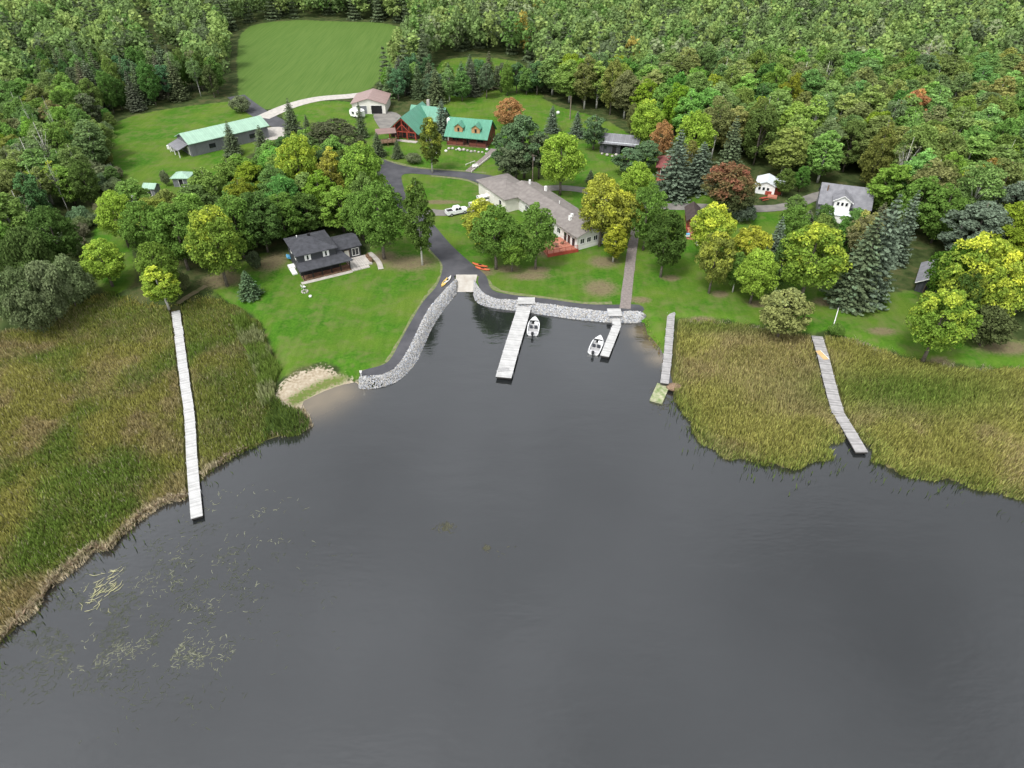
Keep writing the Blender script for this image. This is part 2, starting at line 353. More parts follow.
# water
wm = bpy.data.materials.new('lake_water'); wm.use_nodes = True; L = wm.node_tree.links.new
wp = wm.node_tree.nodes['Principled BSDF']; wp.inputs['Roughness'].default_value = .06; wp.inputs['IOR'].default_value = 2.2
tw = N(wm, 'ShaderNodeTexCoord'); wn1 = N(wm, 'ShaderNodeTexNoise'); wn1.inputs['Scale'].default_value = .03; wn1.inputs['Detail'].default_value = 4
L(tw.outputs['Object'], wn1.inputs['Vector'])
wrr = N(wm, 'ShaderNodeMapRange'); wrr.inputs['From Min'].default_value = .35; wrr.inputs['From Max'].default_value = .65; wrr.inputs['To Min'].default_value = .02; wrr.inputs['To Max'].default_value = .07; L(wn1.outputs[0], wrr.inputs['Value']); L(wrr.outputs[0], wp.inputs['Roughness'])
wr = N(wm, 'ShaderNodeValToRGB'); wr.color_ramp.elements[0].position = .3; wr.color_ramp.elements[1].position = .7
wr.color_ramp.elements[0].color = (.009, .0105, .011, 1); wr.color_ramp.elements[1].color = (.020, .0225, .0235, 1)
L(wn1.outputs[0], wr.inputs[0])
sa = N(wm, 'ShaderNodeAttribute', attribute_name='shallow'); sm = N(wm, 'ShaderNodeMix', data_type='RGBA')
si = {s.name: s for s in sm.inputs if s.type == 'RGBA'}
L(sa.outputs['Fac'], sm.inputs[0]); L(wr.outputs[0], si['A']); si['B'].default_value = (.17, .135, .085, 1)
L([s for s in sm.outputs if s.type == 'RGBA'][0], wp.inputs['Base Color'])
mpw = N(wm, 'ShaderNodeMapping'); mpw.inputs['Scale'].default_value = (.55, 1.6, 1); mpw.inputs['Rotation'].default_value = (0, 0, .35); L(tw.outputs['Object'], mpw.inputs[0])
wn2 = N(wm, 'ShaderNodeTexNoise'); wn2.inputs['Scale'].default_value = 1.3; wn2.inputs['Detail'].default_value = 4; L(mpw.outputs[0], wn2.inputs['Vector'])
wn3 = N(wm, 'ShaderNodeTexNoise'); wn3.inputs['Scale'].default_value = .28; wn3.inputs['Detail'].default_value = 3; L(mpw.outputs[0], wn3.inputs['Vector'])
wmu = N(wm, 'ShaderNodeMath', operation='MULTIPLY_ADD'); L(wn3.outputs[0], wmu.inputs[0]); wmu.inputs[1].default_value = 2.0; L(wn2.outputs[0], wmu.inputs[2])
wb = N(wm, 'ShaderNodeBump'); wb.inputs['Strength'].default_value = .5; wb.inputs['Distance'].default_value = .042; L(wmu.outputs[0], wb.inputs['Height']); L(wb.outputs[0], wp.inputs['Normal'])
wx = axis(-110, 120, 1.5, 3300, 1.3); wy = axis(10, 125, 1.5, 3300, 1.3); WX, WY = np.meshgrid(wx, wy); WP = np.stack([WX.ravel(), WY.ravel()], 1)
dl = -sdist(WP, LAND)
sh = np.zeros(len(WP))
for (a, b, r_) in ((318,400,4.2),(300,412,3.0),(338,392,3.5),(650,345,2.2),(660,358,2.0),(640,332,2.0)):
    cx, cy = at(a, b, 0); sh = np.maximum(sh, np.exp(-((WP[:,0]-cx)**2 + (WP[:,1]-cy)**2)/(r_*r_)))
ny, nx = WX.shape; idx = np.arange(ny*nx).reshape(ny, nx)
F = np.stack([idx[:-1,:-1].ravel(), idx[:-1,1:].ravel(), idx[1:,1:].ravel(), idx[1:,:-1].ravel()], 1)
o = npmesh('water', np.column_stack([WP, np.zeros(len(WP))]), F, wm, {'shallow': np.clip(sh*.9, 0, 1)}); tag(o, kind='structure')

# roads and paths, each a sheet on the ground
LV = [0]
def sheet(name, poly, m, n=4, dz=None, px=True, label=None):
    LV[0] += 1; z = GZ + .02 + .006 * LV[0] if dz is None else GZ + dz
    q = smooth_line(pts(poly) if px else poly, n, True); b = MB(); b.prism([(p[0], p[1]) for p in q], z - .12, z)
    o = b.build(name, m); tag(o, kind='structure'); return o
def ribbon(name, line, wd, m, n=5, jit=0, dz=None):
    q = smooth_line(pts(line), n); Lq = []; Rq = []
    for i, p in enumerate(q):
        d = q[min(i+1, len(q)-1)] - q[max(i-1, 0)]; d /= np.hypot(*d); nn = np.array([-d[1], d[0]]); ww = wd * (1 + random.uniform(-jit, jit)) / 2
        Lq.append(p + nn*ww); Rq.append(p - nn*ww)
    LV[0] += 1; z = GZ + .02 + .006 * LV[0] if dz is None else GZ + dz; b = MB(); k = len(q)
    V = [(*p, z) for p in Lq] + [(*p, z) for p in Rq]
    b.poly(V, [(i+1, i, k+i, k+i+1) for i in range(k-1)]); o = b.build(name, m); tag(o, kind='structure'); return o
ribbon('verge', [(360,372),(383,366),(400,341),(423,302),(441,278),(441,262),(428,247),(404,210),(384,180),(372,160)], 1.0, M['verge'], jit=.3)
ribbon('verge', [(486,279),(500,291),(547,298),(582,303),(612,303)], .9, M['verge'], jit=.3)
ribbon('verge', [(376,157),(396,163),(421,168),(463,171),(486,173)], 1.0, M['verge'], jit=.3)
ribbon('verge', [(431,176),(466,180),(484,189)], .9, M['verge'], jit=.3)
ribbon('road', [(236,96),(246,104),(262,115),(285,127),(312,138),(340,150),(372,160)], 6.0, M['asphalt'])
ribbon('gravel_road', [(262,118),(290,106),(318,99),(352,96),(380,92)], 5.5, M['gravelpad'])
sheet('road', [(366,157),(376,157),(396,164),(421,169),(463,172),(497,177),(500,184),(487,187),(466,179),(431,175),(405,174),(402,182),(412,206),(431,222),(451,245),(473,265),(486,276),
  (492,290),(512,295),(547,299),(582,304),(612,305),(639,305),(642,312),(612,312.5),(587,310),(562,306),(534,302.5),(512,300),(496,299),(482,292),(477.8,281),(477.5,275.3),(455.5,275.3),(455,281),(446,290),(431,307),(421,325),(411,345),(398,365),(383.5,374),(362,376.5),
  (362,371),(383,365),(392,357),(401,340),(411,322),(423,302),(436,287),(442,272),(441,262),(428,247),(398,207),(382,183),(373,168)], M['asphalt'], 3)
ribbon('driveway', [(425,212),(445,213),(468,210),(486,205)], 3.4, M['gravel'], jit=.1)
ribbon('gravel_road', [(494,180),(530,189),(560,188),(587,191),(612,199),(650,206),(700,207),(745,209),(785,207),(812,198),(840,190)], 3.6, M['gravel'], jit=.08)
ribbon('footpath', [(625,309),(627,290),(629.5,270),(632,250),(636,228)], 2.0, M['brick'], jit=.04)
ribbon('footpath', [(468,172),(478,164),(487,157),(494,149)], 2.0, M['brick'], jit=.04)
ribbon('footpath', [(178,304),(186,298),(196,292),(206,286)], 1.2, M['dirt'], jit=.25)
ribbon('footpath', [(113,190),(118,200),(120,230)], 2.0, M['dirt'], jit=.25)
ribbon('footpath', [(369,253),(374,257),(379,263),(381,269.5)], 1.1, M['concrete'], jit=.05)
sheet('parking', [(374,114),(392,112),(402,118),(398,130),(384,131),(377,124)], M['gravel'], 3)
sheet('parking', [(254,133),(268,128),(284,128),(286,136),(268,141),(256,140)], M['gravelpad'], 3)
# boat ramp: a concrete slab running down into the water
b = MB(); a0, a1, b0, b1 = at(456,275), at(477.5,275), at(455,293,0), at(473,293,0)
b.slab([(*a0, GZ+.09), (*b0, -.12), (*b1, -.12), (*a1, GZ+.09)], .3)
ramp_o = b.build('boat_ramp', M['concrete']); tag(ramp_o, 'pale concrete boat launch slab sloping from the asphalt drive into the water', 'boat ramp')

# riprap: loose stones past counting, one pile each side of the ramp
sm_ = bpy.data.materials.new('riprap_stone'); sm_.use_nodes = True
ca = N(sm_, 'ShaderNodeAttribute', attribute_name='col'); pbs = sm_.node_tree.nodes['Principled BSDF']; sm_.node_tree.links.new(ca.outputs['Color'], pbs.inputs['Base Color']); pbs.inputs['Roughness'].default_value = .9
def rocks(name, P3, size, seed, tint=(.33, .33, .33), kind='stuff'):
    rs = np.random.RandomState(seed); t = (1+5**.5)/2
    I = np.array([(-1,t,0),(1,t,0),(-1,-t,0),(1,-t,0),(0,-1,t),(0,1,t),(0,-1,-t),(0,1,-t),(t,0,-1),(t,0,1),(-t,0,-1),(-t,0,1)], float); I /= np.linalg.norm(I[0])
    IF = np.array([(0,11,5),(0,5,1),(0,1,7),(0,7,10),(0,10,11),(1,5,9),(5,11,4),(11,10,2),(10,7,6),(7,1,8),(3,9,4),(3,4,2),(3,2,6),(3,6,8),(3,8,9),(4,9,5),(2,4,11),(6,2,10),(8,6,7),(9,8,1)])
    n = len(P3); r = size * rs.uniform(.55, 1.25, n); an = rs.rand(n)*6.28
    V = I[None]*(1 + rs.uniform(-.22, .22, (n,12,1))); V = V*np.stack([rs.uniform(.8,1.3,n), rs.uniform(.7,1,n), rs.uniform(.5,.8,n)], 1)[:, None]*r[:,None,None]
    c_, s_ = np.cos(an)[:,None], np.sin(an)[:,None]
    V = np.stack([V[...,0]*c_ - V[...,1]*s_, V[...,0]*s_ + V[...,1]*c_, V[...,2]], 2) + P3[:, None]
    br = np.repeat(rs.uniform(.5, 1.3, n), 12)[:, None]; hue = np.repeat(rs.uniform(-.03, .03, n), 12)[:, None]
    col = np.clip(np.array(tint)[None]*br + np.hstack([hue, hue*.3, -hue]), .02, 1)
    o = npmesh(name, V.reshape(-1,3), (IF[None] + (np.arange(n)*12)[:, None, None]).reshape(-1,3), sm_, {'col': col})
    return tag(o, kind=kind)
def band(outer, inner, n, seed):
    rs = np.random.RandomState(seed); A = np.array(smooth_line(pts(outer, 0), 6)); B = np.array(smooth_line(pts(inner), 6))
    def samp(Q, u):
        s = np.r_[0, np.cumsum(np.hypot(*np.diff(Q, axis=0).T))]; s /= s[-1]
        return np.stack([np.interp(u, s, Q[:,0]), np.interp(u, s, Q[:,1])], 1)
    u = rs.rand(n); v = rs.rand(n)*1.12 - .08
    p = samp(A, u)*(1-v[:, None]) + samp(B, u)*v[:, None]
    z = np.clip(v, -.1, 1)*GZ*1.02 + .05 - .1*rs.rand(n) + .22*np.sin(np.clip(v,0,1)*math.pi)
    return np.column_stack([p, z])
rocks('riprap', band([(359,386),(362,388.5),(381,387),(401,378),(416,361),(422,348),(431,328),(441,312),(456,293)],
                     [(360,377),(362,376.5),(383.5,374.5),(398,365.5),(411,345.5),(421,325),(431,307),(446,290),(456,280)], 6400, 1), .21, 1)
rocks('riprap', band([(473.5,294),(478.5,303),(496,308),(512,310),(534,313),(562,317),(587,320),(612,322),(637,322),(646,319)],
                     [(474,280),(482,292),(496,299),(512,300),(534,303),(562,306.5),(587,310),(612,312.5),(637,312),(644,315)], 7200, 2), .21, 2)

# ---------------------------------------------------------------- reeds (stuff)
rm = bpy.data.materials.new('reed'); rm.use_nodes = True
def leafy(m, tr=.3):
    ca = N(m, 'ShaderNodeAttribute', attribute_name='col'); L = m.node_tree.links.new; m.node_tree.nodes.remove(m.node_tree.nodes['Principled BSDF'])
    d_ = N(m, 'ShaderNodeBsdfDiffuse'); t_ = N(m, 'ShaderNodeBsdfTranslucent'); ms = N(m, 'ShaderNodeMixShader'); ms.inputs[0].default_value = tr
    L(ca.outputs['Color'], d_.inputs[0]); L(ca.outputs['Color'], t_.inputs[0]); L(d_.outputs[0], ms.inputs[1]); L(t_.outputs[0], ms.inputs[2]); L(ms.outputs[0], m.node_tree.nodes['Material Output'].inputs[0])
leafy(rm, .42)
DOCKS = [([(175.5,309),(179,335),(182,360),(186,390),(190,418),(190.5,430),(191.5,455),(194,485),(197,520)], .72), ([(817,334),(822,352),(829,380),(838.5,413)], .95), ([(838,410),(848,428),(862,454)], .95), ([(671.5,311),(669.5,335),(667.5,360),(664.5,384),(660,400)], 1.0)]
def dockd(Q):
    d = np.full(len(Q), 99.)
    for l, hw in DOCKS:
        q = np.array(pts(l, .6))
        for a, b in zip(q[:-1], q[1:]):
            ab = b-a; t = np.clip(((Q-a)@ab)/(ab@ab), 0, 1); e = Q-(a+t[:,None]*ab); d = np.minimum(d, np.hypot(*e.T)-hw)
    return d
def reeds(name, poly, dens, hgt, seed, colfn, box=None, wid=.055, lean=.3, edge=1.5, extra=None, water=None):
    rs = np.random.RandomState(seed); A = np.array(poly); x0, y0 = A.min(0); x1, y1 = A.max(0)
    if box: x0, x1, y0, y1 = max(x0, box[0]), min(x1, box[1]), max(y0, box[2]), min(y1, box[3])
    n = int((x1-x0)*(y1-y0)*dens); Q = np.column_stack([rs.uniform(x0,x1,n), rs.uniform(y0,y1,n)])
    Q = Q[sdist(Q, poly) + (fbm(Q, 3, 5)-.5)*edge > 0]; dland = sdist(Q, LAND); k = (water(Q) > rs.rand(len(Q))) & (dockd(Q) > .35) if water else (dland > (vnoise(Q, 2.5, 8)-.75)*edge*1.1) & (dockd(Q) > .35)
    Q = Q[k]; dland = dland[k]
    if extra is not None: k = extra(Q) > rs.rand(len(Q)); Q = Q[k]; dland = dland[k]
    n = len(Q); clump = fbm(Q, 1.3, seed+20); h = hgt*(.55 + .7*clump)*rs.uniform(.7, 1.15, n); an = rs.rand(n)*6.28
    big = fbm(Q, 9, seed+30); ld = np.stack([np.cos(an)*.9 + np.cos(big*9)*.35, np.sin(an)*.9 + np.sin(big*9)*.35], 1)*lean*h[:, None]*rs.uniform(.3,1.2,(n,1))
    wa = rs.rand(n)*3.14; wv = np.stack([np.cos(wa), np.sin(wa)], 1)*wid*rs.uniform(.6,1.5,(n,1))
    z0 = np.where(dland > 0, .1, -.3); base = Q; mid = Q + ld*.35; tip = Q + ld
    V = np.stack([np.column_stack([base-wv*.6, z0]), np.column_stack([base+wv*.6, z0]), np.column_stack([mid+wv, z0+h*.6]), np.column_stack([mid-wv, z0+h*.6]), np.column_stack([tip, z0+h])], 1)
    o5 = (np.arange(n)*5)[:, None]
    F = np.concatenate([o5+[[0,1,2]], o5+[[0,2,3]], o5+[[3,2,4]]], 0)
    col = colfn(Q, dland, rs); c5 = np.repeat(col, 5, 0).reshape(n, 5, 3)
    o = npmesh(name, V.reshape(-1,3), F, rm, {'col': np.clip(c5.reshape(-1,3), .005, 1)})
    return tag(o, kind='stuff')
GREEN, OLIVE, TAN, YEL, BEIGE, DGR = [np.array(c_) for c_ in ((.20,.29,.06),(.38,.37,.11),(.43,.36,.18),(.46,.44,.14),(.66,.58,.42),(.11,.17,.05))]
def lerp(a, b, t): return a + (b-a)*np.clip(t, 0, 1)[:, None]
def colL(Q, dl_, rs):
    a = fbm(Q, 11, 41); b = fbm(Q, 4, 42); c3 = fbm(Q, 22, 43); n = len(Q)
    col = lerp(OLIVE[None].repeat(n,0), TAN, (b-.48)*7 + rs.uniform(-.5,.5,n))
    gx, gy = at(15, 590); g2 = np.exp(-((Q[:,0]-gx)**2/70+(Q[:,1]-gy)**2/110)); tx, ty = at(90, 310); up = np.clip((Q[:,1]-(ty-11))/9, 0, 1)
    tx2, ty2 = at(245, 390); rr = np.exp(-((Q[:,0]-tx2)**2/60+(Q[:,1]-ty2)**2/220))
    col = lerp(col, GREEN, (a-.56)*6 + g2*1.3 + rs.uniform(-.35,.35,n)); col = lerp(col, YEL, (c3-.6)*5 + rs.uniform(-.3,.3,n))
    col = lerp(col, GREEN*.9, up*.6 + rr*.8 + rs.uniform(-.4,.4,n)*(up+rr)); col = lerp(col, BEIGE*.8, (rs.rand(n) < .05)*.7)
    col = lerp(col, BEIGE, np.where(dl_ < .9, .75 - dl_*.4, 0)*(fbm(Q, 5, 77) > .42))
    return col*rs.uniform(.42, 1.42, (n,1))
def colR(Q, dl_, rs):
    a = fbm(Q, 10, 51); b = fbm(Q, 4, 52); n = len(Q)
    col = lerp(YEL[None].repeat(n,0), OLIVE, (b-.5)*5 + rs.uniform(-.4,.4,n)); col = lerp(col, TAN*1.1, (a-.52)*7 + rs.uniform(-.5,.5,n))
    gx, gy = at(910, 388); g2 = np.exp(-((Q[:,0]-gx)**2/260+(Q[:,1]-gy)**2/34)); gx, gy = at(740, 322); g3 = np.exp(-((Q[:,0]-gx)**2/250+(Q[:,1]-gy)**2/10))
    tx, ty = at(770, 370); t3 = np.exp(-((Q[:,0]-tx)**2/60+(Q[:,1]-ty)**2/60))
    col = lerp(col, TAN*1.1, t3*.8 + rs.uniform(-.3,.3,n)*t3)
    col = lerp(col, GREEN, np.clip(1-dl_/3.5, 0, 1)*.5 + rs.uniform(-.3,.3,n)); col = lerp(col, GREEN, g2*1.0 + g3*.7 + rs.uniform(-.3,.3,n)*(g2+g3)); return col*rs.uniform(.42, 1.42, (n,1))
reeds('reeds', marshL, 50, 1.0, 11, colL, (-130, -20, 20, 118))
reeds('reeds', marshR, 52, 1.15, 12, colR, (15, 150, 20, 116))
def wisp(Q): d = sdist(Q, LAND); return np.where(d < .2, np.exp(d/1.6)*.9, 0)*(fbm(Q, 2.5, 71) > .45)
reeds('reeds', pts([(676,384),(650,400),(660,440),(700,480),(780,500),(850,470),(880,490),(1000,525),(1100,540),(1100,500),(985,480),(880,455),(850,450),(790,470),(730,455),(695,420)], 0), 7, 1.3, 21,
      lambda Q, d, rs: (GREEN*.55)[None]*rs.uniform(.4,1.3,(len(Q),1)), edge=0, extra=None, wid=.05, water=wisp)
reeds('reeds', pts([(0,630),(60,570),(110,540),(170,495),(230,450),(300,425),(320,430),(240,470),(190,515),(130,560),(70,600),(0,670)], 0), 4, 1.1, 22,
      lambda Q, d, rs: (GREEN*.5)[None]*rs.uniform(.4,1.3,(len(Q),1)), edge=0, wid=.05, water=wisp)
def colP(Q, dl_, rs): n = len(Q); return lerp(np.array((.33,.36,.17))[None].repeat(n,0), GREEN, (fbm(Q,4,61)-.45)*6+rs.uniform(-.5,.5,n))*rs.uniform(.6,1.2,(n,1))
reeds('tall_grass', pts([(232,316),(246,312),(262,335),(272,350),(279,370),(272,400),(262,404),(256,380),(248,360),(240,335)]), 26, 2.0, 13, colP, wid=.1)
def colE(Q, dl_, rs): n = len(Q); return lerp(DGR[None].repeat(n,0), GREEN*.9, rs.rand(n))*rs.uniform(.6,1.2,(n,1))
reeds('tall_grass', pts([(276,398),(296,408),(310,414),(309,428),(296,438),(270,443),(262,430),(266,410)]), 34, 1.8, 14, colE, wid=.08)
def colB(Q, dl_, rs): n = len(Q); return lerp((BEIGE*.95)[None].repeat(n,0), np.array((.30,.22,.15)), rs.rand(n))*rs.uniform(.65,1.2,(n,1))
def fringe(Q): return np.exp(-(sdist(Q, LAND)-.2)**2/.12)*(fbm(Q, 6, 91) > .38)
reeds('dead_reeds', marshL, 34, .95, 15, colB, (-75, -28, 30, 90), wid=.10, lean=.7, extra=fringe)
reeds('dead_reeds', pts([(637,326),(648,332),(662,346),(668,360),(664,372),(652,352),(640,340)]), 30, .7, 16, lambda Q, d, rs: lerp(np.array((.28,.17,.09))[None].repeat(len(Q),0), YEL, (rs.rand(len(Q))-.6)*3)*rs.uniform(.6,1.1,(len(Q),1)), lean=.8)
def colS(Q, dl_, rs): n = len(Q); return lerp((YEL*.85)[None].repeat(n,0), GREEN, rs.rand(n)*1.2)*rs.uniform(.7,1.2,(n,1))
reeds('tall_grass', pts([(642,318),(668,312),(672,330),(671,360),(664,362),(652,345),(644,330)]), 22, .55, 17, colS, lean=.5)
reeds('tall_grass', pts([(680,314),(740,316),(800,326),(838,330),(900,348),(960,360),(1024,364),(1100,372),(1024,371),(960,369),(900,357),(838,338),(800,333),(740,324),(690,321)]), 22, .9, 18,
      lambda Q, d, rs: lerp(lerp((BEIGE*.75)[None].repeat(len(Q),0), OLIVE, (fbm(Q,3,3)-.42)*8), GREEN, rs.rand(len(Q))*.8-.1)*rs.uniform(.6,1.15,(len(Q),1)), lean=.6)
reeds('tall_grass', pts([(60,252),(96,262),(120,292),(160,300),(205,284),(215,292),(232,302),(205,301),(180,306),(130,304),(90,300),(60,300),(30,285)]), 14, 1.1, 19, colP if False else (lambda Q, d, rs: lerp(GREEN[None].repeat(len(Q),0), OLIVE*1.2, (fbm(Q,4,3)-.42)*6+rs.uniform(-.3,.5,len(Q)))*rs.uniform(.5,1.1,(len(Q),1))), wid=.1)

# floating weeds (stuff)
def weeds(name, ell, n, seed, col, ln, z=.015, wid=.035):
    rs = np.random.RandomState(seed); Q = []
    for (px, py, rx, ry, k) in ell:
        cx, cy = at(px, py, 0); kk = int(n*k); a = rs.randn(kk, 2)*[rx, ry]*.6 + [cx, cy]; Q.append(a)
    Q = np.concatenate(Q); Q = Q[(sdist(Q, LAND) < -.3) & (fbm(Q, 2.2, seed) > .5)]; n = len(Q); a = rs.normal(.6, .9, n); l = ln*rs.uniform(.3, 1.4, n)
    d = np.stack([np.cos(a), np.sin(a)], 1)*l[:, None]; nn = np.stack([-np.sin(a), np.cos(a)], 1)*wid*rs.uniform(.5,1.4,(n,1)); zz = np.full(n, z)
    m_ = Q + d*.5 + nn*rs.uniform(-4,4,(n,1)); e = Q + d
    V = np.stack([np.column_stack([Q-nn, zz]), np.column_stack([Q+nn, zz]), np.column_stack([m_+nn, zz+.004]), np.column_stack([m_-nn, zz+.004]), np.column_stack([e+nn*.5, zz]), np.column_stack([e-nn*.5, zz])], 1)
    o6 = (np.arange(n)*6)[:, None]; F = np.concatenate([o6+[[0,1,2,3]], o6+[[3,2,4,5]]], 0)
    c_ = np.repeat(np.array(col)[None]*rs.uniform(.7, 1.3, (n,1)), 6, 0)
    return tag(npmesh(name, V.reshape(-1,3), F, rm, {'col': c_}), kind='stuff')
weeds('water_weeds', [(80,625,9,6,.3),(120,650,12,6,.4),(170,590,12,6,.3),(190,560,10,7,.2)], 3600, 31, (.12,.135,.085), .5, wid=.02)
weeds('water_weeds', [(120,655,7,2,.35),(190,655,5,2,.2),(190,600,5,2,.15),(240,505,6,3,.15),(250,550,6,4,.1),(170,570,5,3,.15),(90,600,5,2,.1)], 900, 32, (.26,.27,.19), .5, wid=.03)
weeds('water_weeds', [(485,550,1.6,.8,.15),(445,527,1.2,.7,.1),(660,400,1.5,3,.2),(668,375,1,2,.2),(690,400,2,2,.3),(700,430,2,2,.2)], 1000, 33, (.12,.12,.08), .4)
def clump(px, py, n, seed, label):
    rs = random.Random(seed); cx, cy = at(px, py, 0); b = MB()
    for i in range(n):
        x = cx + rs.gauss(0, 1.0); y = cy + rs.gauss(0, 1.3); a = rs.gauss(.75, .55); l = rs.uniform(.5, 1.6)
        b.tube([(x,y,.02),(x+l*.5*math.cos(a),y+l*.5*math.sin(a),.05+rs.random()*.12),(x+l*math.cos(a+.4),y+l*math.sin(a+.4),.03)], [.018,.028,.008], 4)
    return tag(b.build('floating_reeds', mat('bleached_reed', (.40,.40,.20), .8, .2, 2, col2=(.62,.58,.34))), label, 'reeds')
clump(101, 590, 46, 3, 'pale yellow broken reeds lying on the water off the left marsh edge')

# ---------------------------------------------------------------- docks
def dock(label, line, wd, z, m, sec=3.0, px=True, parent=None, root=None, jit=.0, posts=True, side=True, plank='deck_section', seed=0, name='dock', cat='dock'):
    rs = random.Random(seed); q = [at(a, b, z) for a, b in line]
    r = root or empty(name, (*q[0], 0), 0, label, cat)
    ox, oy = r.location.x, r.location.y
    for a, b in zip(q[:-1], q[1:]):
        L_ = math.dist(a, b); n = max(1, round(L_/sec)); an = math.atan2(b[1]-a[1], b[0]-a[0]) - math.pi/2; l = L_/n
        for i in range(n):
            c = [a[k] + (b[k]-a[k])*i/n for k in (0, 1)]; sx = rs.uniform(-jit, jit)
            s = MB().box(-wd/2+sx, .015, -.10, wd/2+sx, l-.015, 0).build(plank, m, r); s.location = (c[0]-ox, c[1]-oy, z); s.rotation_euler = (0, 0, an + rs.uniform(-jit, jit)*.15)
            if side:
                f = MB().box(-wd/2+.06+sx, .02, -.42, -wd/2+.14+sx, l-.02, -.102).box(wd/2-.14+sx, .02, -.42, wd/2-.06+sx, l-.02, -.102).box(-wd/2+.14+sx, l-.12, -.42, wd/2-.14+sx, l-.04, -.102).build('frame', M['dock_side'], s)
            if posts and i % 2 == 0:
                for sd_ in (-1, 1):
                    p = MB().tube([(sd_*(wd/2+.05), l*.5, -1.6), (sd_*(wd/2+.05), l*.5, .12+rs.uniform(0,.15))], .045, 6).build('post', M['alu'], r); p.location = s.location; p.rotation_euler = s.rotation_euler
    return r
dock('long narrow white plank dock crossing the left reed marsh to open water', [(175.5,311),(179,335),(182,360),(186,390),(190,418),(190.5,430),(191.5,455),(194,485),(197,517)], 1.45, .62, M['dock_plank'], 2.6, jit=.05, seed=3)
d = dock('widest white plank dock, standing between the boat ramp and the smaller moored boat', [(526,301),(521,318),(512,347),(503.5,377)], 2.6, .75, M['dock_plank'], 3.0, seed=4)
b = MB().box(-1.6, -1.0, -.1, 1.6, 1.2, .0).build('shore_landing', M['dock_plank'], d); qx, qy = at(526.5, 302, GZ); b.location = (qx-d.location.x, qy-d.location.y, GZ+.3)
b = MB();
for i in range(5): b.box(-.9+i*.38, -.35, 0, -.62+i*.38, .35, .05)
b.box(-.95, -.4, .05, 1.0, -.3, .1).box(-.95, .3, .05, 1.0, .4, .1)
b = tag(b.build('swim_ladder', M['boat_in']), 'grey slatted rack lying flat on the far end of the widest dock', 'rack'); b.location = (*at(503.5, 370, .75), .76); b.rotation_euler = (0, 0, .1)
d = dock('short bent white dock with a wide landing, beside the larger moored boat', [(615.5,318),(617,325),(604.5,356)], 1.5, .72, M['dock_plank'], 2.6, seed=5)
b = MB().box(-1.25, -1.1, -.1, 1.25, 1.3, .0).build('shore_landing', M['dock_plank'], d); qx, qy = at(614.5, 313.5, GZ); b.location = (qx-d.location.x, qy-d.location.y, GZ+.25)
d = dock('weathered grey straight dock ending in a mossy angled float', [(671.5,310),(669.5,334),(667.5,359),(664.5,383)], 1.35, 1.12, M['dock_grey'], 3.0, seed=6)
s = MB().box(-1.0, -4.6, -.35, 1.0, 0, 0).build('mossy_float', M['dock_moss'], d); qx, qy = at(663.5, 384.5, .35); s.location = (qx-d.location.x, qy-d.location.y, .38); s.rotation_euler = (0, 0, -.42)
d = dock('crooked grey dock in two offset pieces running through the right reed marsh', [(817,336),(822,352),(829,380),(838.5,413)], 1.85, .75, M['dock_grey'], 2.4, jit=.05, seed=7)
for (a_, b_) in (((838,412),(848,428)), ((848,428),(862,452))):
    dock(None, [a_, b_], 1.75, .6, M['dock_grey'], 2.6, root=d, seed=8)
b = tag(MB().box(-.45, -1.3, 0, .45, 1.3, .03).build('plywood_sheet', M['plywood']), 'tan plywood sheet lying on the crooked grey dock', 'board'); b.location = (*at(822, 355, .78), .765); b.rotation_euler = (0, 0, .22)
b = MB().box(.48, -1.3, 0, .56, 1.3, .04).build('batten', M['white'], b)

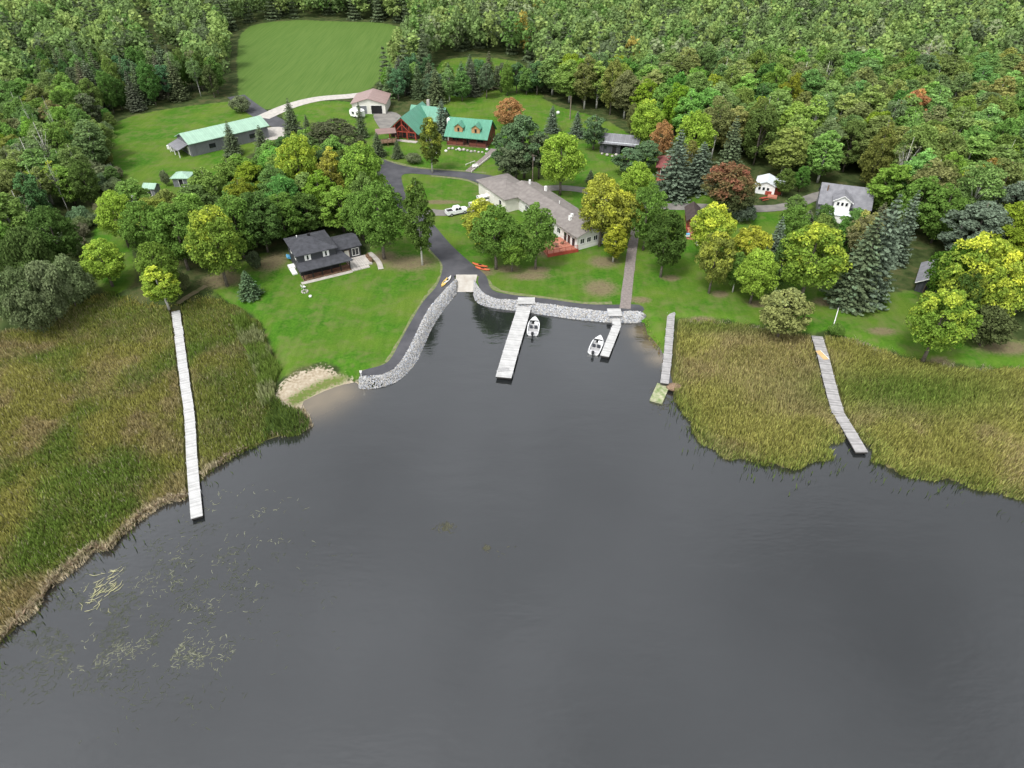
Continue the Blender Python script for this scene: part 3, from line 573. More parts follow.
# ---------------------------------------------------------------- boats
def boat(label, loc, rz, Ls, W, console=True):
    r = empty('motor_boat', (*loc, 0), rz, label, 'boat', 'boats moored at the docks')
    st = 13; b = MB(); inn = MB()
    def sec(t):                                        # t 0 stern .. 1 bow: half beam, keel depth, sheer
        hb = W/2*(1 - max(0, (t-.45)/.55)**2.3)*(.93+.07*min(1, t*4)); return max(hb, .03), -.18 + .42*max(0, t-.6)**1.5, .52 + .20*t*t
    ring = []
    for i in range(st):
        t = i/(st-1); hb, k, sh_ = sec(t); y = t*Ls
        ring.append([(0,y,k),(hb*.6,y,k+.12),(hb*.93,y,k+.42),(hb,y,sh_),(hb-.13 if hb>.2 else hb*.4,y,sh_+.02),(hb-.17 if hb>.2 else hb*.3,y,sh_-.05)])
    V = []; 
    for R_ in ring: V += R_ + [(-x,y,z) for x,y,z in R_]
    Fc = []
    for i in range(st-1):
        o = i*12
        for k in range(5): Fc.append((o+k, o+k+12, o+k+13, o+k+1)); Fc.append((o+6+k, o+6+k+1, o+6+k+13, o+6+k+12))
    Fc += [(0,1,2,3,4,5,11,10,9,8,7,6)]
    b.poly(V, Fc); b.build('hull', M['hull'], r, False)
    fl = [(ring[i][5][0]*.98, ring[i][5][1]) for i in range(1, 9)]; inn.prism([(-x, y) for x, y in fl] + fl[::-1], .1, .16); inn.build('floor', M['boat_in'], r)
    dk = [(ring[i][4][0]*.98, ring[i][4][1]) for i in range(9, st)]; MB().prism([(-x, y) for x, y in dk] + dk[::-1], .50, .60).build('foredeck', M['hull'], r)
    MB().box(-W/2+.2, .12, .15, W/2-.2, .75, .48).build('rear_bench', M['seat_lt'], r)
    for sx in (-1, 1):
        s = MB().box(sx*.42-.25, Ls*.38, .16, sx*.42+.25, Ls*.38+.42, .52).build('seat', M['seat'], r)
        MB().box(sx*.42-.25, Ls*.38-.1, .5, sx*.42+.25, Ls*.38, .92).build('backrest', M['seat'], s)
    c_ = MB().extr([(Ls*.57, .16), (Ls*.57, .7), (Ls*.64, .78), (Ls*.68, .16)], .1, W/2-.28, 'x').build('console', M['hull'], r)
    MB().poly([(-W/2+.25,Ls*.68,.6),(W/2-.25,Ls*.68,.6),(W/2-.33,Ls*.64,.98),(-W/2+.33,Ls*.64,.98)], [(0,1,2,3)]).poly([(-W/2+.25,Ls*.695,.6),(W/2-.25,Ls*.695,.6),(W/2-.33,Ls*.655,.98),(-W/2+.33,Ls*.655,.98)], [(3,2,1,0)]).build('windscreen', M['glass'], r)
    m_ = MB().prism([(-.2,-.12),(.2,-.12),(.24,-.45),(.14,-.72),(-.14,-.72),(-.24,-.45)], .55, .98).build('outboard_motor', M['motor'], r)
    MB().box(-.08, -.5, -.5, .08, -.28, .56).box(-.15, -.55, -.45, .15, -.3, -.38).build('lower_unit', M['motor'], m_)
    MB().bar((-W/2+.12, Ls*.1, .55), (-W/2+.2, -.0, .8), .03).bar((W/2-.12, Ls*.1, .55), (W/2-.12, Ls*.1, .75), .03).build('cleat', M['alu'], r)
    return r
boat('smaller white boat with black outboard, bow to shore beside the widest dock', at(532.5, 334.5, .3), R(-6), 5.5, 2.15)
boat('larger white boat with black outboard, moored at the bent dock', at(593.2, 353.5, .3), R(-19), 5.4, 2.1)

# ---------------------------------------------------------------- building kit
def frame_at(px, py, ang, z=0, name='house', label=None, cat='house', zp=GZ): return empty(name, (*at(px, py, zp), GZ), R(ang), label, cat)
def gable(par, x0, y0, x1, y1, h, rise, along, wm_, rm_, oh=.4, t=.14, z0=0, wall='wall', roof='roof', oe=None):
    oe = oh if oe is None else oe
    if along == 'x':
        m_ = (y0+y1)/2; W = (y1-y0)/2; s = rise/W
        MBw = MB().extr([(y0,z0),(y1,z0),(y1,h),(m_,h+rise),(y0,h)], x0, x1, 'x').build(wall, wm_, par)
        b = MB(); e = h - oh*s + t*1.1; p = h + rise + t*1.1
        b.slab([(x0-oe,y0-oh,e),(x1+oe,y0-oh,e),(x1+oe,m_,p),(x0-oe,m_,p)], t); b.slab([(x1+oe,y1+oh,e),(x0-oe,y1+oh,e),(x0-oe,m_+.002,p),(x1+oe,m_+.002,p)], t)
    else:
        m_ = (x0+x1)/2; W = (x1-x0)/2; s = rise/W
        MBw = MB().extr([(x1,z0),(x0,z0),(x0,h),(m_,h+rise),(x1,h)], y0, y1, 'y').build(wall, wm_, par)
        b = MB(); e = h - oh*s + t*1.1; p = h + rise + t*1.1
        b.slab([(x0-oh,y1+oe,e),(x0-oh,y0-oe,e),(m_,y0-oe,p),(m_,y1+oe,p)], t); b.slab([(x1+oh,y0-oe,e),(x1+oh,y1+oe,e),(m_+.002,y1+oe,p),(m_+.002,y0-oe,p)], t)
    return MBw, b.build(roof, rm_, par)
def hip(par, x0, y0, x1, y1, h, rise, wm_, rm_, oh=.45, t=.16, z0=0, ridge=0.0):
    wl = MB().box(x0, y0, z0, x1, y1, h).build('wall', wm_, par)
    a, b_, c_, d_ = x0-oh, y0-oh, x1+oh, y1+oh; mx, my = (a+c_)/2, (b_+d_)/2; rl = ridge/2; b = MB(); z = h+.02; T = z+rise
    b.poly([(a,b_,z),(c_,b_,z),(c_,d_,z),(a,d_,z),(a,b_,z+t),(c_,b_,z+t),(c_,d_,z+t),(a,d_,z+t),(mx-rl,my,T+t),(mx+rl+.01,my,T+t)],
           [(3,2,1,0),(0,1,5,4),(1,2,6,5),(2,3,7,6),(3,0,4,7),(4,5,9,8),(5,6,9),(6,7,8,9),(7,4,8)])
    return wl, b.build('roof', rm_, par)
def window(par, face, pos, u, z, w_, h_, fm='white', pm='glass', name='window', bars=0):
    """face S/N: wall in the plane y=pos; W/E: wall in the plane x=pos; u runs along the wall"""
    def bx(b, u0, z0, u1, z1, d0, d1):
        sg = {'S': -1, 'N': 1, 'W': -1, 'E': 1}[face]; a, c_ = sorted((pos+sg*d0, pos+sg*d1))
        return b.box(u0, a, z0, u1, c_, z1) if face in 'SN' else b.box(a, u0, z0, c_, u1, z1)
    f = .09; b = MB(); u0, u1, z0, z1 = u-w_/2, u+w_/2, z, z+h_
    bx(b,u0-f,z0-f,u0,z1+f,-.02,.06); bx(b,u1,z0-f,u1+f,z1+f,-.02,.06); bx(b,u0,z1,u1,z1+f,-.02,.06); bx(b,u0,z0-f,u1,z0,-.02,.07)
    for k in range(bars): uu = u0 + w_*(k+1)/(bars+1); bx(b, uu-.03, z0, uu+.03, z1, -.02, .05)
    o = b.build(name, M[fm], par); p = MB(); bx(p, u0, z0, u1, z1, -.02, .02); p.build('pane', M[pm], o); return o
def rail(par, P_, h_=1.0, m_='red', step=1.6, z=0, name='railing', dens=.35):
    b = MB()
    for a, c_ in zip(P_[:-1], P_[1:]):
        A = Vector((*a, z)); B = Vector((*c_, z)); L_ = (B-A).length; n = max(1, round(L_/step))
        b.bar(A+Vector((0,0,h_)), B+Vector((0,0,h_)), .05); b.bar(A+Vector((0,0,.15)), B+Vector((0,0,.15)), .035)
        for i in range(n+1): p = A.lerp(B, i/n); b.bar(p, p+Vector((0,0,h_+.05)), .06)
        k = max(1, round(L_/dens))
        for i in range(k): p = A.lerp(B, (i+.5)/k); b.bar(p+Vector((0,0,.15)), p+Vector((0,0,h_)), .02)
    return b.build(name, M[m_], par)

# charcoal two-storey house
H1 = frame_at(303.8, 281.8, 29, label='charcoal two-storey house with a wrap porch and white-curtained upper windows', name='house')
hip(H1, .1, 2.0, 7.7, 10.2, 4.6, 1.4, M['siding_char'], M['shingle_char'])
ch = MB().box(3.8, 6.6, 5.2, 4.3, 7.1, 6.5).build('chimney', M['black'], H1)
MB().tube([(2.0,8.8,4.9),(2.0,8.8,5.7)], .12, 8).build('vent_pipe', M['white'], H1)
b = MB(); b.slab([(-.5,-.5,2.45),(10.3,-.5,2.45),(8.9,2.7,3.4),(-.2,2.7,3.4)], .14); b.build('porch_roof', M['shingle_char'], H1)
MB().box(.1, 0, .0, 9.7, 2.38, .35).build('porch_floor', M['wood'], H1)
rail(H1, [(.15,.1),(9.6,.1),(9.6,2.2)], .8, 'log_red', 1.9, .35)
for i in range(6): MB().box(.1+i*1.88, .02, .35, .26+i*1.88, .18, 2.42).build('porch_post', M['black'], H1)
MB().box(.12, 1.8, .36, 7.88, 1.96, 2.4).build('porch_screen', M['black'], H1)
for u in (2.05, 5.7): window(H1, 'S', 2.0, u, 3.4, .36, .95, 'white', 'glass', bars=0); MB().box(u-.62, 1.93, 3.3, u-.28, 1.98, 4.42).build('shutter', M['white'], H1); MB().box(u+.28, 1.93, 3.3, u+.62, 1.98, 4.42).build('shutter', M['white'], H1)
for u in (4.2, 7.4): window(H1, 'W', .1, u, 3.0, .8, 1.1)
gable(H1, 7.92, 4.6, 13.4, 10.6, 2.7, .9, 'x', M['siding_char'], M['shingle_char'], .35)
window(H1, 'S', 4.6, 12.3, .7, 1.3, 1.5, 'white', 'glass', bars=1); window(H1, 'S', 4.6, 10.5, .2, .9, 1.9, 'wood', 'offwhite', 'door')
dk = MB().box(9.75, .3, .02, 14.3, 4.5, .33).build('deck', M['deck_grey'], H1)
dk2 = MB().box(9.75, -.75, .02, 13.4, .28, .18).build('deck_step', M['deck_grey'], H1)
b = MB()
for (x, y, a) in ((14.0, 1.5, 0), (14.0, 3.1, 0)): b.box(x, y-.6, .33, x+.4, y+.6, .75); b.box(x+.4, y-.6, .33, x+.5, y+.6, 1.1)
b.build('bench', M['wood'], H1)
MB().box(-.6, -1.1, .0, 9.7, -.12, .10).build('walkway', M['concrete'], H1)
st = MB().box(-1.2, 6.2, 0, .08, 7.6, .5).box(-1.2, 3.6, 0, -.2, 6.15, .25).build('side_steps', M['white'], H1)
o = tag(MB().prism([(0,0),(.9,.1),(1.0,1.5),(.1,1.6)], .1, .45).build('paddle_board', M['blue']), 'pale blue plastic tub leaning by the left side steps of the charcoal house', 'tub'); o.location = (*at(287, 258.5, 2.0), 1.9); o.rotation_euler = (0, .5, .5)
# fire pit and rocks on the lawn by the house
fp = MB()
cx, cy = at(305, 292)
for i in range(9): a = i*.7; fp.prism([(cx+.55*math.cos(a)+.16*math.cos(k*1.26), cy+.55*math.sin(a)+.15*math.sin(k*1.26)) for k in range(5)], GZ, GZ+.25)
tag(fp.build('fire_pit', M['stone']), 'small ring of stones on the lawn in front of the charcoal house', 'fire pit')
def blob(name, x, y, z, r, m_, label, cat, sq=(1,1,.8)):
    b = MB(); n = 10; P_ = []
    for i in range(7):
        ph = math.pi*i/6
        for k in range(n): t = 2*math.pi*k/n; P_.append((x + r*sq[0]*math.sin(ph)*math.cos(t), y + r*sq[1]*math.sin(ph)*math.sin(t), z + r*sq[2]*(1-math.cos(ph))))
    b.poly(P_, [(i*n+k, i*n+(k+1)%n, (i+1)*n+(k+1)%n, (i+1)*n+k) for i in range(6) for k in range(n)])
    return tag(b.build(name, m_, None, True), label, cat)
blob('boulder', *at(310.5, 297), GZ-.05, .30, M['white'], 'white painted rock on the lawn just below the stone ring', 'rock', (1,1.2,.8))
def chair(x, y, rz, label, m_='white', group=None):
    r = empty('garden_chair', (x, y, GZ), rz, label, 'chair', group)
    MB().box(-.3, -.3, .35, .3, .3, .42).build('seat', M[m_], r); MB().poly([(-.3,.28,.4),(.3,.28,.4),(.3,.5,1.0),(-.3,.5,1.0),(-.3,.33,.4),(.3,.33,.4),(.3,.55,1.0),(-.3,.55,1.0)], [(0,1,2,3),(7,6,5,4),(3,2,6,7),(0,4,5,1),(0,3,7,4),(1,5,6,2)]).build('backrest', M[m_], r)
    for sx in (-.27, .22):
        for sy in (-.28, .23): MB().box(sx, sy, 0, sx+.05, sy+.05, .35).build('leg', M[m_], r)
    return r
chair(*at(304, 288.5), 2.6, 'small pale chair beside the stone ring on the lawn')

# long lodge with deck
H2 = frame_at(576.6, 250.7, 30, name='lodge', label='long low white lodge with grey-brown shingle roof and salmon deck facing the lake', cat='lodge')
gable(H2, 0, 0, 7.6, 29, 3.3, 1.1, 'y', M['siding_white'], M['shingle_grey'], .55)
w2, r2 = hip(H2, -3.6, 24.2, 4.4, 37.5, 3.2, 1.35, M['offwhite'], M['shingle_grey'], .5, ridge=0)
for u in (1.3, 3.0, 4.7, 6.4): window(H2, 'S', 0, u, 1.35, .95, 1.05, 'white', 'glass', bars=1)
for u in (1.3, 3.0, 4.4): window(H2, 'W', 0, u, .45, 1.05, 1.9, 'white', 'glass', 'door')
for u in (7.0, 10, 13, 17, 20.5): window(H2, 'W', 0, u, 1.2, 1.2, 1.1, 'white', 'glass', bars=1)
window(H2, 'W', -3.6, 26.6, .3, 1.0, 1.9, 'white', 'black', 'door'); window(H2, 'W', -3.6, 31.5, .1, 3.0, 2.2, 'white', 'offwhite', 'garage_door')
MB().extr([(0,0),(0,.0),(0,.0)], 0, 0) if False else None
MB().slab([(-.6,.1,3.1),(-.6,5.2,3.1),(1.9,5.2,3.95),(1.9,.1,3.95)], .12).build('dormer_roof', M['shingle_grey'], H2)
for (x, y, s_) in ((1.9, 5.8, .6), (2.9, 6.6, .55), (6.2, 22.5, .5)): MB().box(x, y, 3.6, x+s_, y+s_, 4.95).build('roof_vent', M['white'], H2)
MB().box(4.6, 27.0, 4.1, 5.0, 27.4, 5.3).build('chimney', M['white'], H2)
MB().tube([(4.6,14,4.3),(4.6,14,5.0)], .1, 8).build('vent_pipe', M['white'], H2)
MB().prism([(-6.9,.6),(-.02,-.6),(-.02,6.5),(-5.6,6.5)], .05, .5).build('deck', M['red_deck'], H2)
rail(H2, [(-5.6,6.4),(-6.85,.7),(-.1,-.5)], 1.0, 'red', 1.5, .5, dens=.2)
MB().prism([(-6.95,.5),(-.03,-.7),(-.03,-.62),(-6.9,.58)], .0, .72).build('deck_skirt', M['red'], H2)
o = empty('patio_table', (*at(556, 247, 1.7), GZ+.5), .3, 'small round dark table on the salmon deck of the long lodge', 'table'); MB().tube([(0,0,.7),(0,0,.75)], .55, 14).build('table_top', M['wood'], o); MB().tube([(0,0,0),(0,0,.7)], .06, 8).build('leg', M['black'], o)
for (px, py, rz, nm) in ((549,249,1.2,'brown chair left of the table on the salmon deck'),(562,244,4.2,'brown chair right of the table, near the lodge doors')):
    c_ = chair(*at(px, py, 1.7), rz, nm, 'wood'); c_.location.z = GZ+.5

# green-roofed log cabin with two dormers
H3 = frame_at(446.5, 145, -15, name='log_cabin', label='red log cabin with bright green metal roof and two dormers', cat='cabin')
MB().box(0, 1.9, 0, 12, 9, 2.75).build('wall', M['log_red'], H3)
MB().extr([(1.9,2.76),(9,2.76),(4.9,6.1)], .02, 11.98, 'x').build('gable_wall', M['log_red'], H3)
b = MB(); b.slab([(-.5,-.5,2.65),(12.5,-.5,2.65),(12.5,4.9,6.5),(-.5,4.9,6.5)], .16); b.slab([(12.5,9.5,2.65),(-.5,9.5,2.65),(-.5,4.905,6.5),(12.5,4.905,6.5)], .16); b.build('roof', M['metal_green'], H3)
MB().box(0, 0, 0, 12, 1.88, .3).build('porch_floor', M['wood'], H3)
for x in (.1, 3.0, 5.1, 6.7, 9.0, 11.75): MB().box(x, .05, .3, x+.18, .23, 2.75).build('porch_post', M['log_dark'], H3)
MB().box(.2, .06, .3, 5.0, .16, 1.25).box(6.9, .06, .3, 11.8, .16, 1.25).build('porch_wall', M['log_red'], H3)
for u in (2.2, 9.6): window(H3, 'S', 1.9, u, 1.0, 1.8, 1.2, 'wood', 'glass', bars=1)
window(H3, 'S', 1.9, 6.0, .35, 1.0, 2.0, 'wood', 'black', 'door')
window(H3, 'E', 12, 4.0, 1.0, 1.0, 1.1, 'wood'); window(H3, 'E', 12, 7.0, 1.0, 1.0, 1.1, 'wood')
for cx_ in (3.5, 8.6):
    dm = MB().extr([(cx_+1.2,3.2),(cx_-1.2,3.2),(cx_-1.2,5.1),(cx_,5.9),(cx_+1.2,5.1)], 1.0, 4.2, 'y').build('dormer', M['pinewood'], H3)
    b = MB(); b.slab([(cx_-1.5,4.6,5.0),(cx_-1.5,.7,5.0),(cx_,.7,6.1),(cx_,4.6,6.1)], .12); b.slab([(cx_+1.5,.7,5.0),(cx_+1.5,4.6,5.0),(cx_+.002,4.6,6.1),(cx_+.002,.7,6.1)], .12); b.build('dormer_roof', M['metal_green'], dm)
    window(dm, 'S', 1.0, cx_, 3.85, .6, 1.05, 'pinewood', 'glass')
MB().box(-.9, 3.8, .0, -.05, 5.2, 6.2).build('chimney', M['white'], H3)
for i in range(11):
    blob('boulder', *at(449+i*3.7, 149.2+i*.45+random.uniform(-.6,.6)), GZ-.1, random.uniform(.3,.5), M['stone'], 'pale rounded rock in the row edging the porch of the two-dormer log cabin', 'rock')['group'] = 'rocks along the log cabin porch'

# log lodge with a timbered gable
H4 = frame_at(389, 138.5, -16, name='log_lodge', label='timber-gabled log lodge with green metal roof and a cross wing behind', cat='lodge')
MGY = ribbed('green_metal_roofing_b', (.085,.27,.18), 'Y', .4, .4, .72)
gable(H4, 0, 1.5, 8.8, 15, 2.4, 3.9, 'y', M['log_dark'], MGY, .7, oe=1.6)
gable(H4, 2.2, 11, 12.5, 17, 2.8, 3.0, 'x', M['log_dark'], M['metal_green'], .5, wall='wing_wall', roof='wing_roof')
b = MB()
for (p, q_) in (((.3,.1,2.3),(8.5,.1,2.3)),((0,.1,2.3),(4.4,.1,6.0)),((8.8,.1,2.3),(4.4,.1,6.0)),((4.4,.1,2.3),(4.4,.1,5.9)),((2.2,.1,2.3),(4.4,.1,4.4)),((6.6,.1,2.3),(4.4,.1,4.4)),((2.2,.1,2.3),(2.2,.1,4.1)),((6.6,.1,2.3),(6.6,.1,4.1))): b.bar(p, q_, .14)
b.build('timber_truss', M['red'], H4)
for x in (.3, 2.9, 5.9, 8.5): MB().tube([(x,.1,0),(x,.1,2.4)], .17, 8).build('porch_post', M['red'], H4)
window(H4, 'S', 1.5, 2.0, .7, 1.6, 1.4, 'red', 'glass', bars=1); window(H4, 'S', 1.5, 6.8, .7, 1.6, 1.4, 'red', 'glass', bars=1); window(H4, 'S', 1.5, 4.4, .2, 1.1, 2.0, 'red', 'black', 'door'); window(H4, 'S', 1.5, 4.4, 3.1, 1.8, 1.2, 'red', 'glass', bars=2)
MB().prism([(-.2,-1.4),(9.2,-1.8),(9.4,-.1),(-.2,-.1)], .0, .14).build('patio', M['concrete'], H4)
MB().box(6.4, 15, 3, 7.2, 15.8, 7.4).build('chimney', M['stone'], H4)
# timber deck left of the lodge
D4 = frame_at(379, 147, 14, name='timber_deck', label='raised brown timber deck with railings left of the timber-gabled lodge', cat='deck')
MB().box(0, 0, .9, 5.2, 3.4, 1.05).build('deck_floor', M['wood'], D4); rail(D4, [(0,3.3),(0,0.05),(5.2,.05),(5.2,3.3)], 1.0, 'wood', 1.3, 1.05)
for x in (.2, 2.6, 4.9):
    for y in (.2, 3.1): MB().box(x-.09, y-.09, 0, x+.09, y+.09, .9).build('deck_post', M['wood'], D4)
MB().slab([(-.3,2.2,2.9),(5.5,2.2,2.9),(5.5,5.2,3.5),(-.3,5.2,3.5)], .1).build('awning', M['roof_brown'], D4)

# long building with pale green roof
ox, oy = at(188, 143.7, 5.0); H5 = empty('pole_barn', (ox, oy, GZ), R(43), 'long grey pole barn with pale mint green metal roof', 'barn')
gable(H5, .4, .5, 23.5, 9.0, 3.6, 1.7, 'x', M['siding_grey'], M['metal_pale'], .5)
for u in (6.5, 13.0, 18.5): window(H5, 'S', .5, u, 1.2, 1.6, 1.0, 'black', 'glass')
window(H5, 'E', 23.5, 4.5, .1, 3.2, 2.8, 'white', 'black', 'garage_door'); window(H5, 'W', .4, 2.2, .2, 1.0, 2.0, 'white', 'offwhite', 'door')
MB().slab([(-2.8,1.6,2.1),(.38,1.6,3.1),(.38,8.6,3.1),(-2.8,8.6,2.1)], .12).build('lean_to_roof', M['metal_grey'], H5)
for y in (1.8, 5.0, 8.3): MB().box(-2.6, y, 0, -2.4, y+.2, 2.05).build('lean_to_post', M['white'], H5)
MB().slab([(8.5,9.55,3.0),(13,9.55,3.0),(13,12.5,2.4),(8.5,12.5,2.4)], .12).build('rear_canopy', M['metal_grey'], H5); MB().box(8.7, 9.05, 0, 12.8, 12.2, 2.35).build('rear_room', M['siding_grey'], H5)
for k, (px, py) in enumerate(((171,148.5),(174.5,150.5),(176,147.5))):
    r_ = empty('storage_tub', (*at(px, py), GZ), k*.7, ['white covered mower under the lean-to, left of the pair beside it','white bin nearest the barn gable under the lean-to','white box at the back of the lean-to'][k], 'bin')
    MB().prism([(-.8,-.6),(.8,-.6),(.9,.5),(-.7,.7)], 0, .9+.2*k).build('body', M['white'], r_); MB().prism([(-.86,-.66),(.86,-.66),(.96,.56),(-.76,.76)], .9+.2*k, 1.0+.2*k).build('lid', M['white'], r_)

# two-bay garage at the top, camper beside it
H6 = frame_at(353, 114, 0, name='garage', label='white two-bay garage with brown roof and one open bay at the top edge', cat='garage')
gable(H6, 0, 0, 10.6, 11, 3.2, 1.5, 'y', M['offwhite'], ribbed('brown_metal_roofing', (.30,.21,.19), 'Y', .5, .5, .8), .45)
window(H6, 'S', 0, 3.0, .02, 3.3, 2.5, 'white', 'siding_grey', 'garage_door'); window(H6, 'S', 0, 7.8, .02, 3.5, 2.6, 'white', 'black', 'garage_door')
CM = frame_at(361, 119.5, 60, name='camper_trailer', label='white camper trailer parked below the two-bay garage', cat='camper')
MB().extr([(0,.5),(0,2.2),(.4,2.6),(4.0,2.6),(4.5,2.1),(4.5,1.2),(4.1,.5)], 0, 2.2, 'y' if False else 'x').build('body', M['white'], CM)
window(CM, 'W', 0, 1.2, 1.3, .8, .6, 'alu'); window(CM, 'W', 0, 3.0, 1.3, .8, .6, 'alu')
for x in (-.05, 2.05): MB().tube([(x,2.0,.35),(x+.2,2.0,.35)], .35, 12).build('wheel', M['rubber'], CM)

# weathered barn with open bay
H7 = frame_at(599.5, 152.5, -16, name='storage_shed', label='weathered grey storage shed with an open right bay, in the upper middle', cat='shed')
MB().box(0, 0, 0, .2, 6.2, 2.7).box(0, 6.0, 0, 10.2, 6.2, 3.2).box(10, 0, 0, 10.2, 6.2, 2.7).box(.2, 0, 0, 5.6, .15, 2.7).box(5.6, .15, 0, 5.75, 6, 2.7).build('wall', M['barn'], H7)
b = MB(); b.slab([(-.5,-.6,2.85),(10.7,-.6,2.85),(10.7,3.4,4.5),(-.5,3.4,4.5)], .14); b.slab([(10.7,6.8,2.85),(-.5,6.8,2.85),(-.5,3.405,4.5),(10.7,3.405,4.5)], .14); b.build('roof', M['metal_grey'], H7)
MB().poly([(-.52,-.05,3.12),(10.72,-.05,3.12),(10.72,.12,3.19),(-.52,.12,3.19)], [(0,1,2,3)]).build('roof_seam', M['metal_white'], H7)
window(H7, 'S', 0, 1.5, 1.2, .8, .8, 'barn'); window(H7, 'S', 0, 4.0, .05, 1.1, 2.1, 'barn', 'black', 'door')
for x in (7.1, 8.6): MB().box(x, .02, 0, x+.15, .17, 2.75).build('post', M['wood'], H7)
for i, (x, y) in enumerate(((602,154.5),(607,156),(612,157),(616,156),(620,158),(624,158.5))):
    blob('boulder', *at(x, y), GZ-.05, .38+.1*(i%2), M['stone'], 'pale rock in the row in front of the weathered storage shed', 'rock')['group'] = 'rocks in front of the storage shed'

# maroon-roofed cottage behind the blue spruces
H8 = frame_at(655, 180, -12, name='cottage', label='red cottage with hipped maroon shingle roof half hidden behind spruces', cat='cottage')
hip(H8, .3, 1.5, 6.8, 8.5, 2.8, 2.2, M['log_red'], M['shingle_maroon'], .5)
window(H8, 'S', 1.5, 1.8, .9, 1.2, 1.1, 'white'); window(H8, 'S', 1.5, 4.2, .1, 1.0, 2.0, 'white', 'offwhite', 'door')
MB().box(.3, -.8, 0, 6, 1.45, .35).build('deck', M['red_deck'], H8); rail(H8, [(.3,1.4),(.3,-.8),(6,-.8)], .9, 'red', 1.3, .35)

# little cabin, white roof and red walls
H9 = frame_at(754.5, 193, -22, name='small_cabin', label='little red and white cabin with a white metal roof', cat='cabin')
gable(H9, 0, 0, 4.5, 5.2, 2.3, .9, 'y', M['white'], M['metal_white'], .35)
MB().box(4.52, .9, 0, 6.0, 4.5, 2.0).build('side_room', M['red'], H9); MB().slab([(4.3,.4,2.4),(6.5,.4,2.1),(6.5,5.2,2.1),(4.3,5.2,2.4)], .1).build('side_roof', M['metal_white'], H9)
for u in (.9, 1.9, 2.9): window(H9, 'S', 0, u, 1.0, .55, .75, 'white', 'glass')
MB().box(2.4, -.12, .0, 3.9, -.02, .95).build('skirt', M['red'], H9)
MB().box(3.2, -2.0, 0, 5.4, -.2, .35).build('step', M['red_deck'], H9)
blob('propane_tank', *at(776.5, 192.5), GZ, .55, M['white'], 'white rounded tank to the right of the little red cabin', 'tank', (1.6,1,1))
o = empty('picnic_table', (*at(763.5, 200.5), GZ), .4, 'red-brown picnic table on the grass in front of the little red cabin', 'table')
MB().box(-.9, -.35, .7, .9, .35, .75).build('table_top', M['red'], o)
for y in (-.75, .5): MB().box(-.9, y, .4, .9, y+.25, .45).build('bench', M['red'], o)
for x in (-.65, .55): MB().bar((x,-.6,0),(x,.2,.7), .05).bar((x,.6,0),(x,-.2,.7), .05).build('leg', M['wood'], o)

# grey-roofed house with white projecting dormer
ox, oy = at(818, 203, 4.3); H10 = empty('house', (ox, oy, GZ), R(-20), 'house with broad grey shingle roof and white gabled front bay', 'house')
MB().extr([(0.4,0),(8.0,0),(8.0,3.1),(4.6,6.0),(.4,3.1)], .3, 11.1, 'x').build('wall', M['siding_grey'], H10)
b = MB(); b.slab([(0,-.1,3.0),(11.4,-.1,3.0),(11.4,4.6,6.35),(0,4.6,6.35)], .16); b.slab([(11.4,8.5,3.0),(0,8.5,3.0),(0,4.605,6.35),(11.4,4.605,6.35)], .16); b.build('roof', M['shingle_lt'], H10)
by = MB().extr([(6.7,0),(3.3,0),(3.3,4.6),(5.0,5.7),(6.7,4.6)], -.9, 3.6, 'y').build('front_bay', M['white'], H10)
b = MB(); b.slab([(2.8,3.4,4.5),(2.8,-1.2,4.5),(5.0,-1.2,5.95),(5.0,3.4,5.95)], .14); b.slab([(7.2,-1.2,4.5),(7.2,3.4,4.5),(5.002,3.4,5.95),(5.002,-1.2,5.95)], .14); b.build('bay_roof', M['shingle_lt'], by)
MB().bar((2.8,-1.22,4.42),(5.0,-1.22,5.85), .09).bar((7.2,-1.22,4.42),(5.0,-1.22,5.85), .09).build('bargeboard', M['white'], by)
for u in (4.1, 5.0, 5.9): window(by, 'S', -.9, u, 3.5, .5, .8, 'white', 'glass')
MB().box(2.2, -2.6, 0, 7.4, -.92, 1.9).build('sun_porch', M['white'], H10); MB().slab([(2.0,-2.8,1.95),(7.6,-2.8,1.95),(7.6,-.93,2.5),(2.0,-.93,2.5)], .1).build('sun_porch_roof', M['metal_white'], H10)
MB().tube([(1.5,3.0,4.9),(1.5,3.0,6.4)], .14, 8).build('vent_pipe', M['wood'], H10)

# dark shed on the right
H11 = frame_at(914, 291, -32, name='garden_shed', label='narrow dark-roofed shed with white gable trim between the big spruces and yellow tree', cat='shed')
gable(H11, 0, 0, 4.2, 8.5, 2.1, 1.4, 'y', M['barn'], M['shingle_lt'], .45)
MB().bar((-.4,-.5,1.95),(2.1,-.5,3.62), .07).bar((4.6,-.5,1.95),(2.1,-.5,3.62), .07).build('bargeboard', M['white'], H11)
window(H11, 'S', 0, 2.1, .05, 1.2, 1.9, 'wood', 'black', 'door')

